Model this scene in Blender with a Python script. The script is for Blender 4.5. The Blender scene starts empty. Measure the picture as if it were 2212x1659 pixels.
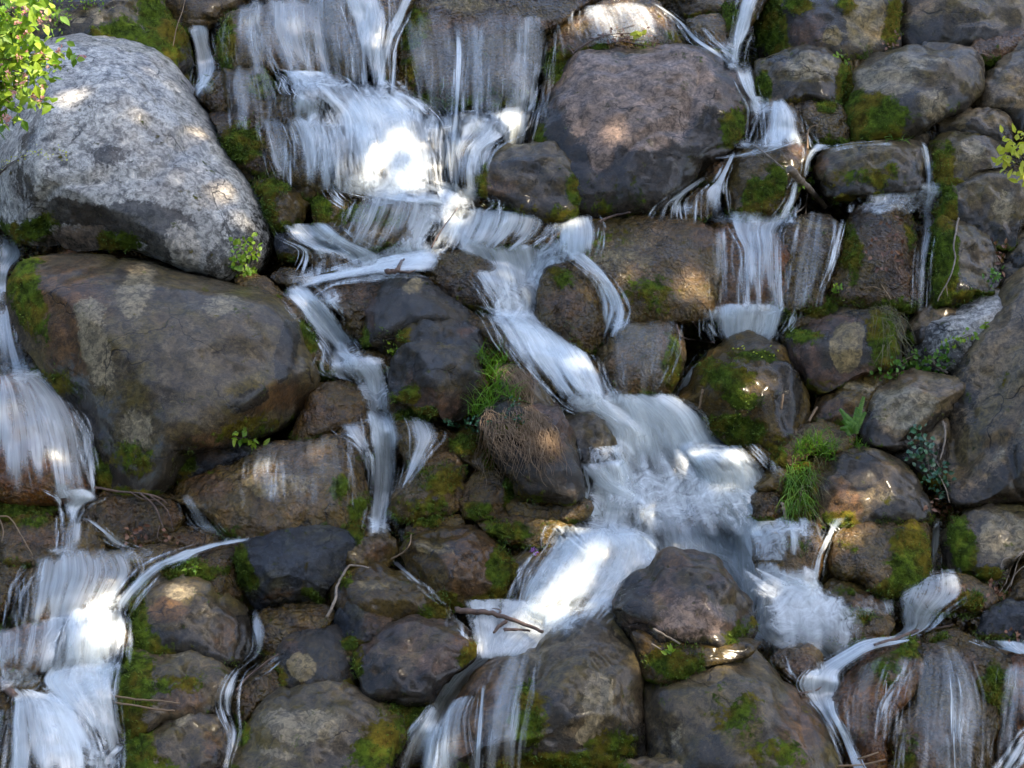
import bpy, bmesh, math, random
import numpy as np
from mathutils import Vector, Matrix
from mathutils.bvhtree import BVHTree

random.seed(7)
rs = np.random.RandomState(11)
sc = bpy.context.scene
COL = sc.collection

# ------------------------------------------------------------------ camera
FW, FH = 2212.0, 1659.0                      # tracing frame of the photograph
HFOV = math.radians(28.0)
FOC = FW / 2 / math.tan(HFOV / 2)
CAM = np.array([0.0, -16.0, 3.2])
PITCH = math.atan2(3.2, 16.0)
FWD = np.array([0.0, math.cos(PITCH), -math.sin(PITCH)])
UP = np.array([0.0, math.sin(PITCH), math.cos(PITCH)])
RIGHT = np.array([1.0, 0.0, 0.0])
cd = bpy.data.cameras.new('camera')
cam = bpy.data.objects.new('camera', cd)
COL.objects.link(cam)
cam.location = CAM.tolist()
cam.rotation_euler = (math.pi / 2 - PITCH, 0, 0)
cd.sensor_width = 36
cd.lens = 18 / math.tan(HFOV / 2)
cd.clip_start = 0.1
cd.clip_end = 2000
sc.camera = cam

# ------------------------------------------------------------------ sky, sun, exposure
SUN = np.array([0.42, -0.22, 0.86])
SUN = SUN / np.linalg.norm(SUN)
elev = math.asin(SUN[2])
azim = math.atan2(SUN[0], SUN[1])
w = bpy.data.worlds.new('World')
sc.world = w
w.use_nodes = True
nt = w.node_tree
sky = nt.nodes.new('ShaderNodeTexSky')
sky.sky_type = 'NISHITA'
sky.sun_disc = False
sky.sun_elevation = elev
sky.sun_rotation = azim
sky.air_density = 1.0
sky.dust_density = 2.0
sky.ozone_density = 1.6
nt.links.new(sky.outputs[0], nt.nodes['Background'].inputs[0])
nt.nodes['Background'].inputs[1].default_value = 0.15
sd = bpy.data.lights.new('sun', 'SUN')
sd.energy = 4.6
sd.angle = math.radians(0.5)
sd.color = (1.0, 0.86, 0.66)
sun = bpy.data.objects.new('sun', sd)
COL.objects.link(sun)
sun.rotation_euler = Vector(SUN.tolist()).to_track_quat('Z', 'Y').to_euler()
sc.view_settings.view_transform = 'Standard'
sc.view_settings.look = 'None'
sc.view_settings.gamma = 1
sc.view_settings.use_curve_mapping = False
sc.view_settings.exposure = 2.0
sc.cycles.max_bounces = 6
sc.cycles.diffuse_bounces = 2
sc.cycles.glossy_bounces = 2
sc.cycles.transparent_max_bounces = 18
sc.cycles.adaptive_threshold = 0.02
sc.cycles.use_denoising = True
sc.cycles.sample_clamp_indirect = 4

# ------------------------------------------------------------------ helpers
TILE = {'O': (0, 0, 1.0), 'A': (0, 0, .3557), 'B': (721.4, 0, .3557), 'C': (1425, 0, .3557),
        'D': (0, 524.6, .3557), 'E': (721.4, 524.6, .3557), 'F': (1425, 524.6, .3557),
        'G': (0, 1069, .3557), 'H': (721.4, 1069, .3557), 'I': (1425, 1069, .3557)}
SLOPE = 1.05        # y = SLOPE * z on the mean face of the cascade


def px(tile, pts):
    ox, oy, s = TILE[tile]
    a = np.array(pts, float)
    return a * s + np.array([ox, oy])


def ray(uv):
    uv = np.atleast_2d(uv)
    return FWD + RIGHT * ((uv[:, :1] - FW / 2) / FOC) + UP * ((FH / 2 - uv[:, 1:2]) / FOC)


def on_slope(u, v, off=0.0):
    d = ray([[u, v]])[0]
    t = (off - (CAM[1] - SLOPE * CAM[2])) / (d[1] - SLOPE * d[2])
    return CAM + d * t


def _h(ix, iy, iz, s):
    with np.errstate(over='ignore'):
        n = (ix.astype(np.int64) * 374761393 + iy.astype(np.int64) * 668265263 + iz.astype(np.int64) * 2147483647 + s * 1274126177)
        n = (n ^ (n >> 13)) * 1274126177
        n = n ^ (n >> 16)
    return (n & 0xffff) / 65535.0


def noise(p, seed=0):
    """value noise, -1..1, p is (n,3)"""
    i = np.floor(p).astype(np.int64)
    f = p - i
    f = f * f * f * (f * (f * 6 - 15) + 10)
    r = 0
    for dx in (0, 1):
        wx = f[:, 0] if dx else 1 - f[:, 0]
        for dy in (0, 1):
            wy = f[:, 1] if dy else 1 - f[:, 1]
            for dz in (0, 1):
                wz = f[:, 2] if dz else 1 - f[:, 2]
                r = r + _h(i[:, 0] + dx, i[:, 1] + dy, i[:, 2] + dz, seed) * wx * wy * wz
    return r * 2 - 1


def fbm(p, seed=0, o=4, rough=.5):
    r, a, f = 0, 1.0, 1.0
    for k in range(o):
        r = r + a * noise(p * f + 17.3 * k, seed + k)
        a *= rough
        f *= 2.03
    return r


def sstep(a, b, x):
    t = np.clip((x - a) / (b - a), 0, 1)
    return t * t * (3 - 2 * t)


def mesh_obj(name, verts, faces, mat, parent=None, smooth=True, loc=None):
    me = bpy.data.meshes.new(name)
    me.from_pydata(verts.tolist() if hasattr(verts, 'tolist') else verts, [], faces.tolist() if hasattr(faces, 'tolist') else faces)
    if mat is not None:
        me.materials.append(mat)
    if smooth:
        me.polygons.foreach_set('use_smooth', [True] * len(me.polygons))
    me.update()
    o = bpy.data.objects.new(name, me)
    COL.objects.link(o)
    if loc is not None:
        o.location = loc
    if parent is not None:
        o.parent = parent
    return o


def attr(me, name, vals):
    a = me.attributes.new(name, 'FLOAT', 'POINT')
    a.data.foreach_set('value', np.asarray(vals, dtype=np.float32))


def tag(o, label, cat, group=None, kind=None):
    if label:
        o['label'] = label
    if cat:
        o['category'] = cat
    if group:
        o['group'] = group
    if kind:
        o['kind'] = kind
    return o


# ------------------------------------------------------------------ materials
class NT:
    def __init__(self, name):
        self.m = bpy.data.materials.new(name)
        self.m.use_nodes = True
        self.t = self.m.node_tree
        self.bsdf = self.t.nodes['Principled BSDF']
        self.out = self.t.nodes['Material Output']

    def n(self, kind, **kw):
        nd = self.t.nodes.new(kind)
        for k, v in kw.items():
            if k.startswith('i_'):
                key = k[2:].replace('_', ' ')
                nd.inputs[key].default_value = v
            else:
                setattr(nd, k, v)
        return nd

    def l(self, a, b):
        self.t.links.new(a, b)

    def noise(self, co, scale, detail=6, rough=.55, dist=0.0):
        nd = self.n('ShaderNodeTexNoise')
        nd.inputs['Scale'].default_value = scale
        nd.inputs['Detail'].default_value = detail
        nd.inputs['Roughness'].default_value = rough
        nd.inputs['Distortion'].default_value = dist
        self.l(co, nd.inputs['Vector'])
        return nd.outputs[0]

    def math(self, op, a, b=None, clamp=False):
        nd = self.n('ShaderNodeMath', operation=op)
        nd.use_clamp = clamp
        for i, x in enumerate((a, b)):
            if x is None:
                continue
            if isinstance(x, (int, float)):
                nd.inputs[i].default_value = x
            else:
                self.l(x, nd.inputs[i])
        return nd.outputs[0]

    def step(self, x, a, b):
        nd = self.n('ShaderNodeMapRange')
        nd.interpolation_type = 'SMOOTHSTEP'
        nd.inputs['From Min'].default_value = a
        nd.inputs['From Max'].default_value = b
        self.l(x, nd.inputs['Value'])
        return nd.outputs[0]

    def lerp(self, x, lo, hi):
        nd = self.n('ShaderNodeMapRange')
        nd.inputs['To Min'].default_value = lo
        nd.inputs['To Max'].default_value = hi
        self.l(x, nd.inputs['Value'])
        return nd.outputs[0]

    def mix(self, f, a, b, mode='MIX'):
        nd = self.n('ShaderNodeMix')
        nd.data_type = 'RGBA'
        nd.blend_type = mode
        for key, x in ((0, f), (6, a), (7, b)):
            if isinstance(x, (int, float)):
                nd.inputs[key].default_value = x
            elif isinstance(x, tuple):
                nd.inputs[key].default_value = (*x, 1) if len(x) == 3 else x
            else:
                self.l(x, nd.inputs[key])
        return nd.outputs[2]

    def mixf(self, f, a, b):
        nd = self.n('ShaderNodeMix')
        for key, x in ((0, f), (2, a), (3, b)):
            if isinstance(x, (int, float)):
                nd.inputs[key].default_value = x
            else:
                self.l(x, nd.inputs[key])
        return nd.outputs[0]

    def attr(self, name):
        nd = self.n('ShaderNodeAttribute', attribute_name=name)
        return nd.outputs['Fac']


def rock_mat(name, c1, c2, c3, rough=.6, bump=.5, pebble=0.0, speck=.35, mott=2.0, pale=(.25, .24, .22), coat=0.0,
             dark=(.022, .018, .013), rust=(.13, .065, .025), algae=(.105, .088, .026), alg=.35):
    if name != 'pale_granite' and name != 'blue_slate':
        kk = (.80, .74, .64) if name == 'reddish_granite' else (.88, .78, .56) if name in ('grey_granite', 'tan_granite') else (1.05, .74, .36) if name == 'rusty_stone' else (.84, .64, .31)
        c1, c2, c3, pale, algae = [(c[0] * kk[0], c[1] * kk[1], c[2] * kk[2]) for c in (c1, c2, c3, pale, algae)]
    N = NT(name)
    tc = N.n('ShaderNodeTexCoord')
    oi = N.n('ShaderNodeObjectInfo')
    add = N.n('ShaderNodeVectorMath', operation='MULTIPLY_ADD')
    N.l(oi.outputs['Random'], add.inputs[0])
    add.inputs[1].default_value = (37, 53, 71)
    N.l(tc.outputs['Object'], add.inputs[2])
    co = add.outputs[0]
    big = N.noise(co, mott, 8, .62, .6)
    mid = N.noise(co, mott * 4.3, 8, .68, .3)
    fine = N.noise(co, 55, 6, .75)
    grain = N.noise(co, 150, 3, .8)
    nb = N.noise(co, 5.5, 9, .72, .4)
    nb0 = N.math('SUBTRACT', nb, .5)

    nh = N.noise(co, 24, 6, .75, .3)
    nmix = N.math('ADD', N.math('MULTIPLY', nb0, 1.7), N.math('MULTIPLY', N.math('SUBTRACT', nh, .5), 1.1))

    def mask(a, k=1.0, e=.14):
        s = N.math('ADD', N.attr(a), N.math('MULTIPLY', nmix, k))
        return N.step(s, .47 - e, .47 + e)
    alg = min(.95, alg + .22) if alg else alg
    col = N.mix(N.step(big, .38, .62), c1, c2)
    col = N.mix(N.math('MULTIPLY', N.step(mid, .50, .66), .8), col, c3)
    # algae film, stain with a ragged outline of its own
    al = N.math('MULTIPLY', N.step(N.noise(co, 1.6, 9, .7, .8), .56 - alg * .25, .64), min(1, alg * 1.6))
    col = N.mix(al, col, algae)
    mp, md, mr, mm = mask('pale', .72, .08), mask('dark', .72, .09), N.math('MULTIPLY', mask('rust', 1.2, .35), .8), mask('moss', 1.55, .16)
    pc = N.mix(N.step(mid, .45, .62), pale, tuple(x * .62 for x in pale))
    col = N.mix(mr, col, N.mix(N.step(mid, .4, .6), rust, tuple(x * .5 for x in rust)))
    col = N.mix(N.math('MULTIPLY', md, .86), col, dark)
    col = N.mix(mp, col, pc)
    # hairline fractures, here and there
    vw = N.n('ShaderNodeVectorMath', operation='MULTIPLY_ADD')
    vn = N.n('ShaderNodeTexNoise')
    vn.inputs['Scale'].default_value = 2.6
    vn.inputs['Detail'].default_value = 6
    N.l(co, vn.inputs['Vector'])
    N.l(vn.outputs['Color'], vw.inputs[0])
    vw.inputs[1].default_value = (.55, .55, .55)
    N.l(co, vw.inputs[2])
    vc = N.n('ShaderNodeTexVoronoi', feature='DISTANCE_TO_EDGE')
    vc.inputs['Scale'].default_value = 1.5
    N.l(vw.outputs[0], vc.inputs['Vector'])
    crack = N.math('MULTIPLY', N.step(vc.outputs['Distance'], .016, .002), N.step(N.noise(co, 1.9, 3, .5), .50, .60))
    col = N.mix(N.math('MULTIPLY', crack, .8), col, (.008, .007, .006))
    # pitting, stains and grain at hand size
    pit = N.noise(co, 17, 9, .78, .8)
    col = N.mix(N.math('MULTIPLY', N.step(pit, .48, .57), .80), col, N.mix(.68, col, (.008, .008, .008)))
    col = N.mix(N.math('MULTIPLY', N.step(pit, .46, .37), .60), col, N.mix(1.0, col, (1.95, 1.85, 1.7), 'MULTIPLY'))
    sp = N.step(fine, .52, .66)
    col = N.mix(N.math('MULTIPLY', sp, speck), col, N.mix(.5, col, (.005, .005, .006)))
    sp2 = N.step(grain, .60, .72)
    col = N.mix(N.math('MULTIPLY', sp2, speck * .9), col, N.mix(1.0, col, (3.0, 2.9, 2.7), 'MULTIPLY'))
    # moss
    mn = N.noise(co, 14, 8, .7)
    mc = N.mix(N.step(mn, .36, .64), (.022, .034, .005), (.088, .128, .012))
    mc = N.mix(N.step(N.noise(co, 3.1, 4, .6), .44, .6), mc, N.mix(N.step(mn, .3, .7), (.050, .036, .006), (.150, .120, .014)))
    col = N.mix(mm, col, mc)
    N.l(col, N.bsdf.inputs['Base Color'])
    # gloss: wet where dark, dry where pale or mossy
    r = N.mixf(N.step(N.noise(co, 4, 5, .6), .35, .65), max(.12, rough - .16), rough + .14)
    r = N.mixf(md, r, .22)
    r = N.mixf(mp, r, .75)
    r = N.mixf(mm, r, .9)
    N.l(r, N.bsdf.inputs['Roughness'])
    N.l(N.mixf(mm, .16, .06), N.bsdf.inputs['Specular IOR Level'])
    # relief
    b1 = N.n('ShaderNodeBump')
    b1.inputs['Strength'].default_value = bump
    b1.inputs['Distance'].default_value = .09
    N.l(N.math('ADD', N.noise(co, 7, 10, .70, .3), N.math('SUBTRACT', N.math('MULTIPLY', pit, .35), N.math('MULTIPLY', crack, .5))), b1.inputs['Height'])
    b2 = N.n('ShaderNodeBump')
    b2.inputs['Strength'].default_value = min(1, bump * 1.1)
    b2.inputs['Distance'].default_value = .012
    N.l(N.math('ADD', fine, N.math('MULTIPLY', mm, N.math('MULTIPLY', N.noise(co, 38, 6, .8), 3.0))), b2.inputs['Height'])
    N.l(b1.outputs[0], b2.inputs['Normal'])
    last = b2
    if pebble:
        v = N.n('ShaderNodeTexVoronoi', feature='SMOOTH_F1')
        v.inputs['Scale'].default_value = 34
        wv = N.n('ShaderNodeVectorMath', operation='MULTIPLY_ADD')
        nn = N.n('ShaderNodeTexNoise')
        nn.inputs['Scale'].default_value = 9
        N.l(co, nn.inputs['Vector'])
        N.l(nn.outputs['Color'], wv.inputs[0])
        wv.inputs[1].default_value = (.12, .12, .12)
        N.l(co, wv.inputs[2])
        N.l(wv.outputs[0], v.inputs['Vector'])
        b3 = N.n('ShaderNodeBump')
        b3.inputs['Strength'].default_value = pebble
        b3.inputs['Distance'].default_value = .05
        b3.invert = True
        N.l(v.outputs['Distance'], b3.inputs['Height'])
        N.l(b2.outputs[0], b3.inputs['Normal'])
        last = b3
    N.l(last.outputs[0], N.bsdf.inputs['Normal'])
    if True:                                     # film of water on the stone, everywhere by the flow and on all the spray-wet tops
        ge = N.n('ShaderNodeNewGeometry')
        sx = N.n('ShaderNodeSeparateXYZ')
        N.l(ge.outputs['Normal'], sx.inputs[0])
        top = N.math('MULTIPLY', N.step(N.math('ADD', sx.outputs[2], N.math('MULTIPLY', nb0, .9)), .34, .62), .60 if coat < .3 else .9)
        N.l(N.mixf(mm, N.math('MAXIMUM', N.mixf(mp, coat, .1), N.math('MAXIMUM', top, N.math('MULTIPLY', md, .5))), 0.0), N.bsdf.inputs['Coat Weight'])
        N.bsdf.inputs['Coat Roughness'].default_value = .12 if coat > .3 else .20
        N.bsdf.inputs['Coat IOR'].default_value = 1.38
        if coat > .3:
            N.l(last.outputs[0], N.bsdf.inputs['Coat Normal'])
    return N.m


M = {}
M['pale'] = rock_mat('pale_granite', (.50, .48, .43), (.33, .315, .285), (.07, .065, .06), rough=.62, bump=.7, speck=.5, mott=2.4,
                     pale=(.40, .36, .30), alg=.0)
M['grey'] = rock_mat('grey_granite', (.105, .086, .066), (.058, .049, .041), (.15, .128, .10), rough=.6, bump=.55, speck=.55, alg=.3,
                     pale=(.25, .225, .185))
M['tan'] = rock_mat('tan_granite', (.20, .16, .12), (.13, .105, .08), (.08, .062, .048), rough=.62, bump=.55, speck=.5, alg=.15)
M['red'] = rock_mat('reddish_granite', (.105, .070, .055), (.045, .036, .033), (.19, .135, .11), rough=.55, bump=.7, speck=.6, mott=3.2,
                    pale=(.30, .225, .19), alg=.2)
M['wet'] = rock_mat('wet_brown_stone', (.072, .045, .022), (.028, .020, .012), (.12, .082, .044), coat=.42, rough=.26, bump=.7, pebble=.85,
                    speck=.4, mott=3, alg=.5)
M['film'] = rock_mat('water_worn_stone', (.13, .092, .050), (.068, .050, .027), (.035, .027, .014), coat=.42, rough=.24, bump=.55, pebble=.5,
                     speck=.45, mott=2.6, alg=.45)
M['black'] = rock_mat('black_wet_stone', (.014, .015, .020), (.022, .022, .026), (.05, .042, .04), coat=.42, rough=.30, bump=.55, speck=.4,
                      mott=2, alg=.12, rust=(.11, .055, .03))
M['slate'] = rock_mat('blue_slate', (.018, .022, .030), (.034, .040, .050), (.012, .014, .018), coat=.42, rough=.30, bump=.9, speck=.3, mott=3,
                      alg=.15)
M['moss'] = rock_mat('mossy_stone', (.062, .042, .022), (.028, .022, .015), (.085, .062, .036), coat=.15, rough=.45, bump=.7, pebble=.4, speck=.5,
                     mott=3, alg=.75)
M['rust'] = rock_mat('rusty_stone', (.14, .068, .026), (.06, .036, .018), (.095, .062, .032), coat=.42, rough=.3, bump=.6, pebble=.45, speck=.45,
                     mott=2.4, alg=.3)

# ------------------------------------------------------------------ rock builder
_ico = {}


def ico(n):
    if n not in _ico:
        bm = bmesh.new()
        bmesh.ops.create_icosphere(bm, subdivisions=n, radius=1)
        bm.verts.ensure_lookup_table()
        v = np.array([x.co[:] for x in bm.verts])
        f = [[q.index for q in x.verts] for x in bm.faces]
        bm.free()
        _ico[n] = (v, f)
    return _ico[n]


def smooth_poly(p, k=10):
    n = len(p)
    out = []
    for i in range(n):
        p0, p1, p2, p3 = p[i - 1], p[i], p[(i + 1) % n], p[(i + 2) % n]
        for j in range(k):
            t = j / k
            out.append(.5 * ((2 * p1) + (p2 - p0) * t + (2 * p0 - 5 * p1 + 4 * p2 - p3) * t * t + (3 * p1 - p0 - 3 * p2 + p3) * t ** 3))
    return np.array(out)


ALLV, ALLF, NV = [], [], [0]
BEDV, BEDF, NB = [], [], [0]      # what the water runs over
ROCKS = {}
MOSSY = []


def R(name, label, tile, pts, mat, marks=(), dy=0.0, th=.95, a=2.25, cuts=0, tilt=.55, sub=None, amp=1.0, base=.75, cat=None, seed=None, group=None, front=False):
    p = px(tile, pts)
    lo, hi = p.min(0), p.max(0)
    c = (lo + hi) / 2
    p = c + (p - c) * (1 + min(.05, 7 / max(hi - lo)))
    lo, hi = p.min(0), p.max(0)
    sp = smooth_poly(p)
    ang = np.arctan2(-(sp[:, 1] - c[1]), sp[:, 0] - c[0])
    rad = np.hypot(sp[:, 0] - c[0], sp[:, 1] - c[1])
    o = np.argsort(ang)
    ang, rad = ang[o], rad[o]
    seed = seed if seed is not None else (len(ROCKS) * 31 + 5)
    wpx, hpx = hi - lo
    P = on_slope(c[0], c[1], dy)
    D0 = float(np.dot(P - CAM, FWD))
    s = D0 / FOC
    size = max(wpx, hpx) * s
    small = min(wpx, hpx) * s
    T = th * small / 2 * 1.05
    if sub is None:
        sub = 6 if size > 1.5 else 5 if size > .35 else 4
    V, F = ico(sub)
    sx, sy, sz = V[:, 0], V[:, 1], V[:, 2]
    r = np.hypot(sx, sz)
    phi = np.arctan2(sz, sx)
    Rphi = np.interp(phi, np.concatenate([ang - 2 * math.pi, ang, ang + 2 * math.pi]), np.tile(rad, 3))
    u = c[0] + Rphi * r * np.cos(phi)
    v = c[1] - Rphi * r * np.sin(phi)
    # point of the tilted outline plane seen at this pixel
    nrm = FWD - UP * tilt
    d = ray(np.stack([u, v], 1))
    t = np.dot(P - CAM, nrm) / (d @ nrm)
    q = CAM + d * t[:, None]
    rr = np.clip(r, 0, 1)
    prof = (1 - rr ** a) ** (1 / 2.0 if a < 3 else .45)
    # horizontal thickness direction, so that tops look up
    q = q + np.where(sy < 0, -1, 1)[:, None] * (prof * T)[:, None] * np.array([0, 1, 0.0])
    loc = P.copy()
    q = q - loc
    # broken faces
    rr_ = np.random.RandomState(seed)
    for k in range(cuts):
        nn = np.array([rr_.uniform(-.9, .9), -rr_.uniform(.35, 1.0), rr_.uniform(-.35, .9)])
        nn /= np.linalg.norm(nn)
        sd_ = q @ nn
        lim = sd_.max() * rr_.uniform(.62, .85)
        over = np.clip(sd_ - lim, 0, None)
        q = q - nn * (over * .9)[:, None]
    # relief along the normals
    me = bpy.data.meshes.new(name)
    me.from_pydata(q.tolist(), [], F)
    nr = np.empty(len(q) * 3)
    me.vertex_normals.foreach_get('vector', nr)
    nr = nr.reshape(-1, 3)
    so = seed * 3.7
    dsp = amp * (size * .030 * fbm(q * (2.0 / size) + so, seed, 2) + min(size, 1.2) * .023 * fbm(q * (6.5 / size) + so, seed + 5, 3)
                 + .008 * fbm(q * 14 + so, seed + 9, 3, .6))
    # ragged ledges
    rid = np.abs(noise(q * (3.2 / size) + so + 9, seed + 21))
    dsp -= amp * size * .016 * np.exp(-(rid / .07) ** 2)
    # marks
    mk = {'moss': np.zeros(len(q)), 'pale': np.zeros(len(q)), 'dark': np.zeros(len(q)), 'rust': np.zeros(len(q))}
    for m_ in marks:
        kind, mx, my, rx, ry = m_[:5]
        cc = px(tile, [(mx, my)])[0]
        sc_ = TILE[tile][2]
        e = np.hypot((u - cc[0]) / (rx * sc_), (v - cc[1]) / (ry * sc_))
        val = (1 - sstep(.25, 1.6, e)) * 1.12 * (m_[5] if len(m_) > 5 else 1.0)
        mk[kind] = np.maximum(mk[kind], val)
    # foot of the stone: algae and moss below the splash line
    zz = (v - lo[1]) / hpx
    if base:
        mk['moss'] = np.maximum(mk['moss'], base * sstep(.62, 1.0, zz) * .95 * (1 - .8 * mk['pale']))
    mk['rust'] = np.maximum(mk['rust'], base * .62 * sstep(.5, .9, zz) * (1 - mk['pale']))
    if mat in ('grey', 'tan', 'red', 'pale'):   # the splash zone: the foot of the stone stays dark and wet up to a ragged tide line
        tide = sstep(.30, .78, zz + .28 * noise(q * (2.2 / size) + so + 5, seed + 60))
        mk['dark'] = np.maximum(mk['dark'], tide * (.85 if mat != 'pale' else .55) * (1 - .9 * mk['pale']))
    ms = sstep(.35, .7, mk['moss'] + .5 * fbm(q * 5.5 + so, seed + 40, 3))
    dsp += ms * (.016 + .016 * (noise(q * 26 + so, seed + 50) + noise(q * 52, seed + 51) * .6))
    q = q + nr * dsp[:, None]
    me.vertices.foreach_set('co', q.ravel())
    me.materials.append(M[mat])
    me.polygons.foreach_set('use_smooth', [True] * len(me.polygons))
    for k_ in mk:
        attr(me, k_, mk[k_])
    me.update()
    ob = bpy.data.objects.new(name, me)
    ob.location = loc
    COL.objects.link(ob)
    tag(ob, label, cat or ('boulder' if 'boulder' in name else 'rock'), group)
    ROCKS[label] = ob
    MOSSY.append((ob, q, nr, ms, size, seed))
    ALLV.append(q + loc)
    ALLF.extend([[i + NV[0] for i in f] for f in F])
    NV[0] += len(q)
    if not front:
        BEDV.append(q + loc)
        BEDF.extend([[i + NB[0] for i in f] for f in F])
        NB[0] += len(q)
    return ob

# ------------------------------------------------------------------ the ground: one sheet, slope, foot and plateau
def build_ground():
    xs = np.concatenate([[-400, -120, -40, -15, -9], np.arange(-7, 7.001, .07), [9, 15, 40, 120, 400]])
    st = [(-900, -4.9), (-200, -4.9), (-60, -4.9), (-25, -4.85), (-12, -4.8), (-6.5, -4.75)]
    zz = np.arange(-4.7, 6.2, .07)
    st += [(SLOPE * z + .80 if z > -4.5 else SLOPE * z + .2, z) for z in zz]
    st += [(8, 6.3), (13, 6.6), (30, 7), (120, 8), (900, 9)]
    st = np.array(st)
    X, I = np.meshgrid(xs, np.arange(len(st)))
    Y = st[I, 0]
    Z = st[I, 1].copy()
    p = np.stack([X.ravel(), Y.ravel(), Z.ravel()], 1)
    inn = (np.abs(p[:, 0]) < 8) & (p[:, 1] > -6) & (p[:, 1] < 7.5)
    n = .17 * fbm(p * 1.7, 3, 3) + .06 * fbm(p * 6, 9, 3)
    p[:, 1] -= np.where(inn, n, 0)
    p[:, 2] += np.where(inn, .06 * fbm(p * 4 + 9, 19, 3), 0)
    nx = len(xs)
    ny = len(st)
    idx = np.arange(nx * ny).reshape(ny, nx)
    f = np.stack([idx[:-1, :-1].ravel(), idx[:-1, 1:].ravel(), idx[1:, 1:].ravel(), idx[1:, :-1].ravel()], 1)
    o = mesh_obj('ground', p, f, M['wet'])
    for k in ('pale', 'dark', 'rust'):
        attr(o.data, k, np.zeros(len(p)))
    attr(o.data, 'moss', .45 * sstep(-.3, .5, fbm(p * .9, 77, 2)))
    tag(o, 'dark wet gravel and earth of the slope between the boulders', None, kind='structure')
    ALLV.append(p)
    ALLF.extend((f + NV[0]).tolist())
    NV[0] += len(p)
    BEDV.append(p)
    BEDF.extend((f + NB[0]).tolist())
    NB[0] += len(p)
    return len(f)


GROUND_F = build_ground()

# ------------------------------------------------------------------ boulders and rocks, one by one
R('boulder', 'huge pale grey boulder with dark mottling at the upper left, behind the pink flowering bush', 'A',
  [(300,195),(480,185),(700,205),(860,240),(990,320),(1070,420),(1190,580),(1300,740),(1400,880),(1500,1010),(1580,1180),(1640,1320),(1655,1450),(1590,1600),(1500,1680),(1370,1700),(1130,1660),(830,1560),(500,1540),(200,1480),(-100,1350),(-300,1000),(-260,500),(0,260)],
  'pale', [('dark',450,1270,330,110),('dark',950,1290,330,150),('rust',620,1330,200,150),('dark',250,780,180,120,.5),('dark',150,1000,180,200,.5),('dark',800,900,180,100,.5),('moss',120,1350,220,110),('dark',1050,1480,120,120,.8),('rust',500,1450,400,110,.9),('moss',760,1440,160,100,.8),('pale',1200,800,110,60),('pale',1380,1130,90,80),('pale',1200,1450,110,180),('dark',1420,620,60,60,.4)],
  dy=.15, th=.9, a=2.7, cuts=3, base=.15, amp=.8, seed=21, front=True)  # the two upper pale marks paint sun flecks into the right flank
R('boulder', 'dark mossy boulder with round pale lichens at the top left, behind the huge pale one', 'A',
  [(60,-180),(900,-200),(1010,-40),(1050,70),(1110,180),(1165,330),(1165,470),(1060,560),(700,420),(300,330),(60,200)],
  'grey', [('moss',1020,230,140,260),('moss',800,190,170,90),('moss',960,30,60,80),('pale',445,85,42,36,1.3),('pale',640,65,42,30,1.3),('pale',670,118,32,26,1.3),('pale',360,130,36,22,1.2),('pale',550,110,50,20,1),('dark',600,-20,300,100,.6)], dy=.3)
R('rock', 'dark wet rock at the top edge, left of the first little fall', 'A',
  [(950,-120),(1560,-120),(1510,20),(1400,90),(1300,160),(1200,210),(1110,210),(1040,110)], 'moss', dy=.45)
R('boulder', 'brown rounded boulder half under the thin veil at the top, mossy on its left flank', 'A',
  [(1340,200),(1370,100),(1420,60),(1530,25),(1750,10),(1900,40),(2000,150),(2030,400),(2000,540),(1800,520),(1600,450),(1400,440),(1335,330)], 'film',
  [('moss',1400,250,60,190),('rust',1750,300,150,150,.7)], a=3, dy=.1)
R('rock', 'grey boulder behind the strong upper left fall', 'O', [(690,-60),(900,-60),(880,60),(850,190),(800,215),(740,190),(690,110)], 'film', dy=.12, a=3)
R('rock', 'small mossy rock touching the huge pale boulder, below the first little fall', 'A', [(1195,570),(1270,490),(1330,450),(1440,475),(1495,540),(1490,660),(1380,720),(1270,660)], 'wet', [('moss',1270,520,60,40)])
R('rock', 'wet dark block below the top left veil, with a film of water on it', 'A', [(1370,440),(1400,420),(1600,415),(1650,470),(1700,600),(1700,740),(1600,780),(1430,740),(1370,600)], 'moss', [('moss',1600,520,80,80)], a=3.2, dy=-.05)
R('rock', 'dark rock with a bright green moss cushion, right of the huge pale boulder', 'A', [(1270,690),(1450,670),(1700,740),(1740,850),(1760,1050),(1640,1080),(1480,1000),(1380,870)], 'wet', [('moss',1490,850,120,110,1.4)], a=3)
R('rock', 'narrow wet rock squeezed beside the right flank of the huge pale boulder', 'A', [(1430,965),(1510,980),(1650,1045),(1620,1100),(1530,1100),(1460,1040)], 'wet')
R('rock', 'mossy golden green rock beside the right flank of the huge pale boulder', 'A', [(1540,1100),(1600,1068),(1700,1068),(1780,1130),(1860,1220),(1870,1260),(1810,1360),(1690,1380),(1640,1300),(1590,1200)], 'moss', [('moss',1650,1130,120,60),('moss',1640,1280,60,120)])
R('rock', 'small brown rock with a sunlit rim left of the bright pool', 'A', [(1772,1090),(1800,1050),(1880,1042),(1990,1082),(2045,1140),(1950,1190),(1870,1225),(1800,1180)], 'moss', [('moss',1960,1100,80,40)])
R('rock', 'low mossy rock under shallow water just left of the bright pool', 'A', [(1915,1230),(1980,1172),(2100,1162),(2212,1190),(2300,1230),(2280,1300),(2150,1340),(2050,1370),(1930,1375)], 'film', [('moss',1960,1260,60,80)])
R('rock', 'wide green rock with a thin veil running down it, below the bright pool', 'B', [(-70,1420),(0,1335),(100,1258),(300,1220),(500,1193),(620,1188),(675,1220),(685,1300),(650,1390),(600,1450),(540,1530),(400,1510),(200,1520),(0,1470)], 'moss', [('moss',150,1300,250,60,.8)], a=3)
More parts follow.
